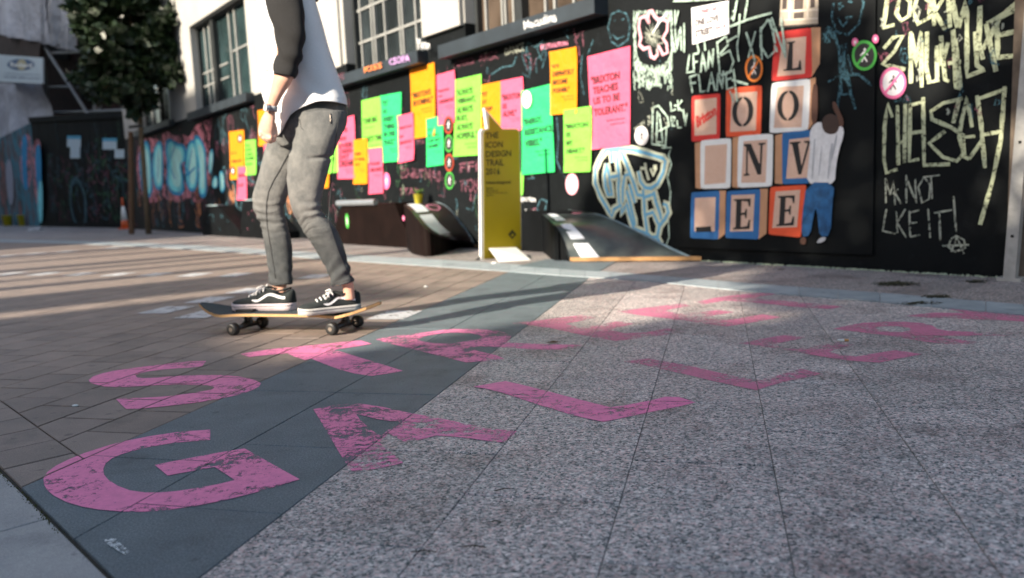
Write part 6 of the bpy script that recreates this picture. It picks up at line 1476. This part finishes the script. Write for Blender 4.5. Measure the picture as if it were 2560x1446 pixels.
# watch
wm = plain('silver_watch', (.62, .62, .62), .25, .05, 20, metal=.8); wf = plain('watch_face', (.70, .68, .64), .3, .05, 20); ws = plain('grey_strap', (.36, .37, .39), .6, .2, 20)
mb = MB(); mb.loft([ring_px((661,264),(693,268),.183,.0285,24), ring_px((659,277),(691,281),.180,.0275,24)], cap=False)
wst = mb.build('watch', ws, per, True); md = wst.modifiers.new('s', 'SOLIDIFY'); md.thickness = .003; md.offset = 1
wc = PP(667, 269, .212) - PO; wn = (NN*.80 - E_*.60).normalized(); mb = MB(); mb.cyl(wc - wn*.004, wc + wn*.007, .0185, n=20); wc_ = mb.build('watch_case', wm, wst, False)
mb = MB(); mb.cyl(wc + wn*.0072, wc + wn*.0078, .0155, n=20); mb.build('watch_face', wf, wst)
# ---- shoes
canvas = plain('black_suede_canvas', (.014, .019, .020), .85, .35, 40, b=.4, bs_scale=300); rub = plain('scuffed_pinkish_rubber', (.66, .56, .58), .6, .22, 16); rubg = plain('grey_scuffed_rubber', (.50, .49, .47), .6, .3, 16); wst_m = plain('white_side_stripe', (.78, .78, .80), .5, .05, 20); lace_m = plain('white_lace', (.78, .77, .76), .8, .08, 60)
def shoe(heel, toe, zsole, L, label, rubm):
    t = (toe-heel); t.z = 0; t.normalize(); s = ZU.cross(t)       # s: left of the toe direction
    o = heel - PO; o.z = zsole - 0
    k = L/.285
    def P3(x, y, z): return o + t*x*k + s*y*k + ZU*z*k
    def outline(x):      # half widths (outer, inner) along 0..0.285
        tt = x/.285; w = .032 + .020*math.sin(min(1, max(0, (tt-.02)/.98))*math.pi*.95)**.6 if 0 < tt < 1 else .0
        if tt < .12: w = .036*math.sqrt(max(0, 1-((.12-tt)/.12)**2)) + .0005
        elif tt > .80: w = .049*math.sqrt(max(0, 1-((tt-.80)/.20)**2)) + .0005
        else: w = .036 + (.049-.036)*((tt-.12)/.68)**.8 - .004*math.sin((tt-.12)/.68*math.pi)
        return w
    xs = [0, .003, .010, .022, .036, .06, .09, .12, .15, .18, .205, .228, .248, .263, .274, .281, .285]
    mb = MB(); rings = []
    for x in xs:
        w = outline(x)*1.03 + .0015; lift = .004*max(0, (x-.24)/.045)**2
        ring = [P3(x, w*math.cos(a)*(1 if abs(math.cos(a)) < .8 else 1), 0) for a in ()]
        ring = [P3(x, -w, .002+lift), P3(x, -w*1.0, .014+lift), P3(x, -w, .027+lift), P3(x, -w*.93, .030+lift), P3(x, w*.93, .030+lift), P3(x, w, .027+lift), P3(x, w, .014+lift), P3(x, w, .002+lift), P3(x, w*.9, .0+lift), P3(x, -w*.9, .0+lift)]
        rings.append(ring)
    mb.loft(rings)
    # upper
    top = {0: .068, .003: .080, .010: .086, .022: .082, .036: .076, .06: .070, .09: .075, .12: .090, .15: .083, .18: .068, .205: .057, .228: .051, .248: .048, .263: .045, .274: .041, .281: .036, .285: .030}
    up = MB(); rings = []
    for x in xs:
        w = outline(x)*.97; h = top[x]; ring = []
        for q in range(20):
            a = math.pi*q/19; cy_ = math.cos(a); sy_ = math.sin(a)
            zz = .024 + (h-.024)*(sy_**(.55 if x > .16 else .75)); yy = w*cy_*(1 - (.22 if x < .16 else .10)*sy_**2)
            ring.append(P3(x, yy, zz))
        rings.append(ring)
    up.loft(rings)
    ob = up.build('shoe', canvas, per, True); ob['label'] = label
    # opening collar: dark inner sits round the ankle already; padded rim
    rim = [P3(.020+.052*(1-math.cos(a)), .030*math.sin(a)*(1), .079 + .010*math.cos(a*1)**2 + .006*(1-math.cos(a))*.5) for a in [6.283*q/24 for q in range(25)]]
    mb2 = MB(); mb2.tube(rim, .0048, 8); mb2.build('collar', canvas, ob, True)
    mb.build('sole', rubm, ob, True)
    mb3 = MB()
    for sg_ in (1, -1):       # thin foxing line
        pts = [P3(x, sg_*(outline(x)*1.03+.0022), .021) for x in xs[1:-1]]; mb3.tube(pts, .0012, 5)
    mb3.build('foxing_line', seam_m, ob)
    # side stripe: wave on both sides, laid proud of the upper
    from mathutils.bvhtree import BVHTree
    bv = BVHTree.FromPolygons([v.co for v in ob.data.vertices], [tuple(p.vertices) for p in ob.data.polygons])
    wave = [(.030, .053), (.045, .054), (.065, .058), (.085, .064), (.100, .067), (.112, .064), (.125, .056), (.140, .047), (.152, .043), (.165, .044), (.175, .047)]
    for sg_ in (1, -1):
        L_, R_ = [], []; pp = []
        for (x, z) in interp2(wave, 26): pp.append((x, z))
        for k_, (x, z) in enumerate(pp):
            dx_, dz_ = (pp[min(k_+1, len(pp)-1)][0]-pp[max(k_-1, 0)][0], pp[min(k_+1, len(pp)-1)][1]-pp[max(k_-1, 0)][1]); ln_ = math.hypot(dx_, dz_); nx, nz = -dz_/ln_, dx_/ln_; hw = .0046 if k_ < 22 else .0046*(26-k_)/4+.001
            for sgn, lst in ((1, L_), (-1, R_)):
                q = P3(x+nx*hw*sgn, sg_*.10, z+nz*hw*sgn); h = bv.ray_cast(q, -s*sg_)
                if h[0] is not None: lst.append(h[0] + s*sg_*.0022)
                else: lst.append(None)
        vs = []; fs = []
        for a, b in zip(L_, R_):
            if a is None or b is None: continue
            vs += [a, b]
        for q in range(len(vs)//2-1): fs.append((2*q, 2*q+1, 2*q+3, 2*q+2))
        if fs: meshobj('side_stripe', vs, fs, wst_m, ob, True)
    # laces
    for q in range(5):
        x = .128 + .017*q; h = .0885 - .0068*q if q else .088
        zt_ = {0: .089, 1: .084, 2: .075, 3: .067, 4: .060}[q]
        y0 = .026
        mb4 = MB(); mb4.tube([P3(x, -y0, zt_-.010), P3(x+.003, -y0*.6, zt_+.001), P3(x+.004, 0, zt_+.0045), P3(x+.003, y0*.6, zt_+.001), P3(x, y0, zt_-.010)], .0036, 8); mb4.build('lace', lace_m, ob, True)
    for sg_ in (1, -1):
        mb4 = MB(); mb4.tube([P3(.126, 0, .094), P3(.134, sg_*.022, .103), P3(.150, sg_*.036, .095), P3(.150, sg_*.030, .082), P3(.132, sg_*.006, .094)], .003, 6); mb4.build('lace_bow', lace_m, ob, True)
        mb4 = MB(); mb4.tube([P3(.126, 0, .094), P3(.145, sg_*.030, .088), P3(.165, sg_*.040, .066)], .0022, 6); mb4.build('lace_end', lace_m, ob, True)
    return ob
def interp2(P, n):
    out = []
    for k in range(n+1):
        t = k/n*(len(P)-1); i0 = min(int(t), len(P)-2); f = t-i0; A = [P[max(i0-1, 0)], P[i0], P[i0+1], P[min(i0+2, len(P)-1)]]
        out.append(tuple(.5*((2*A[1][d])+(-A[0][d]+A[2][d])*f+(2*A[0][d]-5*A[1][d]+4*A[2][d]-A[3][d])*f*f+(-A[0][d]+3*A[1][d]-3*A[2][d]+A[3][d])*f**3) for d in range(2)))
    return out
zdk = sum(p[1] for p in pz[6:11])/5 + .0085
hl = PP(741, 775, -.045); hl.z = zdk; tl = PP(585, 775, -.045); tl.z = zdk
shoe(hl, tl, zdk, (tl-hl).length, 'front black shoe with a clean white side stripe, pinkish sole', rub)
h2 = PP(903, 772, .0); h2.z = zdk; t2_ = h2 + (-E_*.80 + NN*.60).normalized()*.30
t2_ = h2 + (-E_*.82 + NN*.57)*.285
shoe(h2, t2_, zdk+.004, .285, 'rear black shoe turned towards the camera with white laces', rubg)
# ================================================================== SMALL THINGS ON THE GROUND
cbu = G(2106, 855); mb = MB(); d_ = Vector((.96, -.1, 0)).normalized()
ce = empty('cigarette_end', cbu + ZU*.006, 'flattened white and orange cigarette end between the letters E and R of the lower word', 'litter')
mb.cyl(-d_*.018, d_*.006, .0045, n=10); mb.build('paper_tube', plain('cigarette_paper', (.75, .74, .70), .7, .05, 20), ce, True)
mb = MB(); mb.cyl(d_*.006, d_*.022, .0046, n=10); mb.build('filter', plain('cigarette_filter', (.55, .28, .10), .7, .1, 20), ce, True)
leaf_b = plain('dry_leaf', (.10, .055, .02), .9, .4, 60); twig_m = plain('dry_twig', (.035, .024, .014), .9, .3, 60)
for (x, y, lab, s) in ((1383, 859, 'dry brown leaf lying along the upper edge of the letter R leg', .030), (1953, 676, 'dark leaf on the pavement in front of the mural panel', .03)):
    p = G(x, y); r_ = MB(); r_.add([Vector((-s, 0, .004)), Vector((0, s*.3, .009)), Vector((s, .004, .004)), Vector((0, -s*.3, .005))], [(0, 1, 2, 3)]); r_.add([Vector((-s, 0, .0045)), Vector((0, s*.3, .0095)), Vector((s, .004, .0045)), Vector((0, -s*.3, .0055))], [(3, 2, 1, 0)])
    o = r_.build('fallen_leaf', leaf_b); o.location = p; tag(o, lab, 'leaf')
for (x, y, a, s, lab) in ((1260, 1228, .25, .020, 'short dark twig on the granite below the letter A'), (1060, 1384, -.1, .022, 'thin brown twig lying on granite at the bottom centre'), (1185, 1372, -.15, .022, 'second thin twig lying on granite at the bottom centre, right of the first'), (1240, 1309, -.15, .010, 'tiny dark splinter on the granite left of the long joint')):
    p = G(x, y); m_ = MB(); m_.tube([Vector((-s, -s*a, .003)), Vector((0, .002, .005)), Vector((s, s*a, .003))], [.0010, .0013, .0008], 6); o = m_.build('twig', twig_m); o.location = p; tag(o, lab, 'twig')
for (x, y, lab, s) in ((188, 1016, 'small white scrap lying in a joint between brown pavers left of the letter S', .008), (1236, 660, 'white pebble in front of the foot plate of the yellow sign', .022), (1065, 718, 'white speck on the pavers right of the rear leg', .012)):
    p = G(x, y); m_ = MB(); n = 10
    m_.loft([[Vector((s*rr*math.cos(6.283*k/n)*1.3, s*rr*math.sin(6.283*k/n), z*s)) for k in range(n)] for rr, z in ((.8, 0), (1, .3), (.7, .6), (.2, .75))]); o = m_.build('white_pebble', swh, None, True); o.location = p; tag(o, lab, 'pebble')
# weeds and moss: dark weathered patches near the wall and moss in the border joint
moss_m = plain('moss', (.045, .050, .012), .95, .5, 80, b=.8, bs_scale=200)
mb = MB()
for k in range(1500):
    s0 = random.uniform(-.35, 3.4); t = Vector((-1.531, 1.391)) + du*s0 + dn*random.gauss(.003, .0028); c = AB(t.x, t.y, -.003); r_ = random.uniform(.001, .0035)*(1 if s0 < 1 else 1.4)
    a = random.uniform(0, 6.28); mb.add([c+Vector((r_*math.cos(a+q*2.09), r_*math.sin(a+q*2.09), 0)) for q in range(3)] + [c+ZU*r_*1.5], [(0, 1, 3), (1, 2, 3), (2, 0, 3)])
tag(mb.build('joint_moss', moss_m), 'dark moss filling the open joint along the corner of the pale slabs', 'moss', kind='stuff')
mb = MB()
for (x, y, sx_, sy_, n) in ((2240, 713, 50, 5, 420), (2340, 745, 30, 4, 160), (2440, 707, 28, 3, 120), (2300, 762, 45, 3, 90)):
    for k in range(n):
        p = G(x+random.gauss(0, sx_*.5), y+random.gauss(0, sy_*.5)+ (0)); r_ = random.uniform(.004, .013); a = random.uniform(0, 6.28)
        mb.add([Vector((p.x+r_*math.cos(a+q*1.57), p.y+r_*math.sin(a+q*1.57)*.7, .0075+random.uniform(0, .004))) for q in range(4)], [(0, 1, 2, 3)])
tag(mb.build('leaf_litter', plain('rotting_leaves', (.035, .035, .015), .95, .5, 40)), 'dark rotting leaves in patches on the pavement near the post', 'leaves', kind='stuff')
mb = MB()
for k in range(900):
    u = random.uniform(-.5, 3.2); o_ = abs(random.gauss(0, .012)); p = WP(u, .004, o_+.003); r_ = random.uniform(.004, .012); a = random.uniform(0, 6.28)
    mb.add([p+Vector((r_*math.cos(a+q*2.09), r_*math.sin(a+q*2.09), 0)) for q in range(3)] + [p+ZU*r_], [(0, 1, 3), (1, 2, 3), (2, 0, 3)])
tag(mb.build('paint_spill', plain('pale_green_crumbs', (.34, .40, .30), .9, .3, 40)), 'pale green crumbs of paint and weeds along the foot of the wall', 'crumbs', kind='stuff')
# chewing gum, scuffs and a white scrape on the stone band
scr = worn_paint('white_scrape', (.6, .66, .68), .50, .53, sc=(40, 120)); P = [G(*p, .0030) for p in c2([(690,1190),(760,1180),(860,1270),(830,1290),(700,1215)])]
scrape = flat(P, scr, 'white_scrape'); tag(scrape, 'scratchy white scrape on the blue grey band below the letter G', 'paint mark')
for (x, y, lab) in ((2018-290, 965, ''),): pass
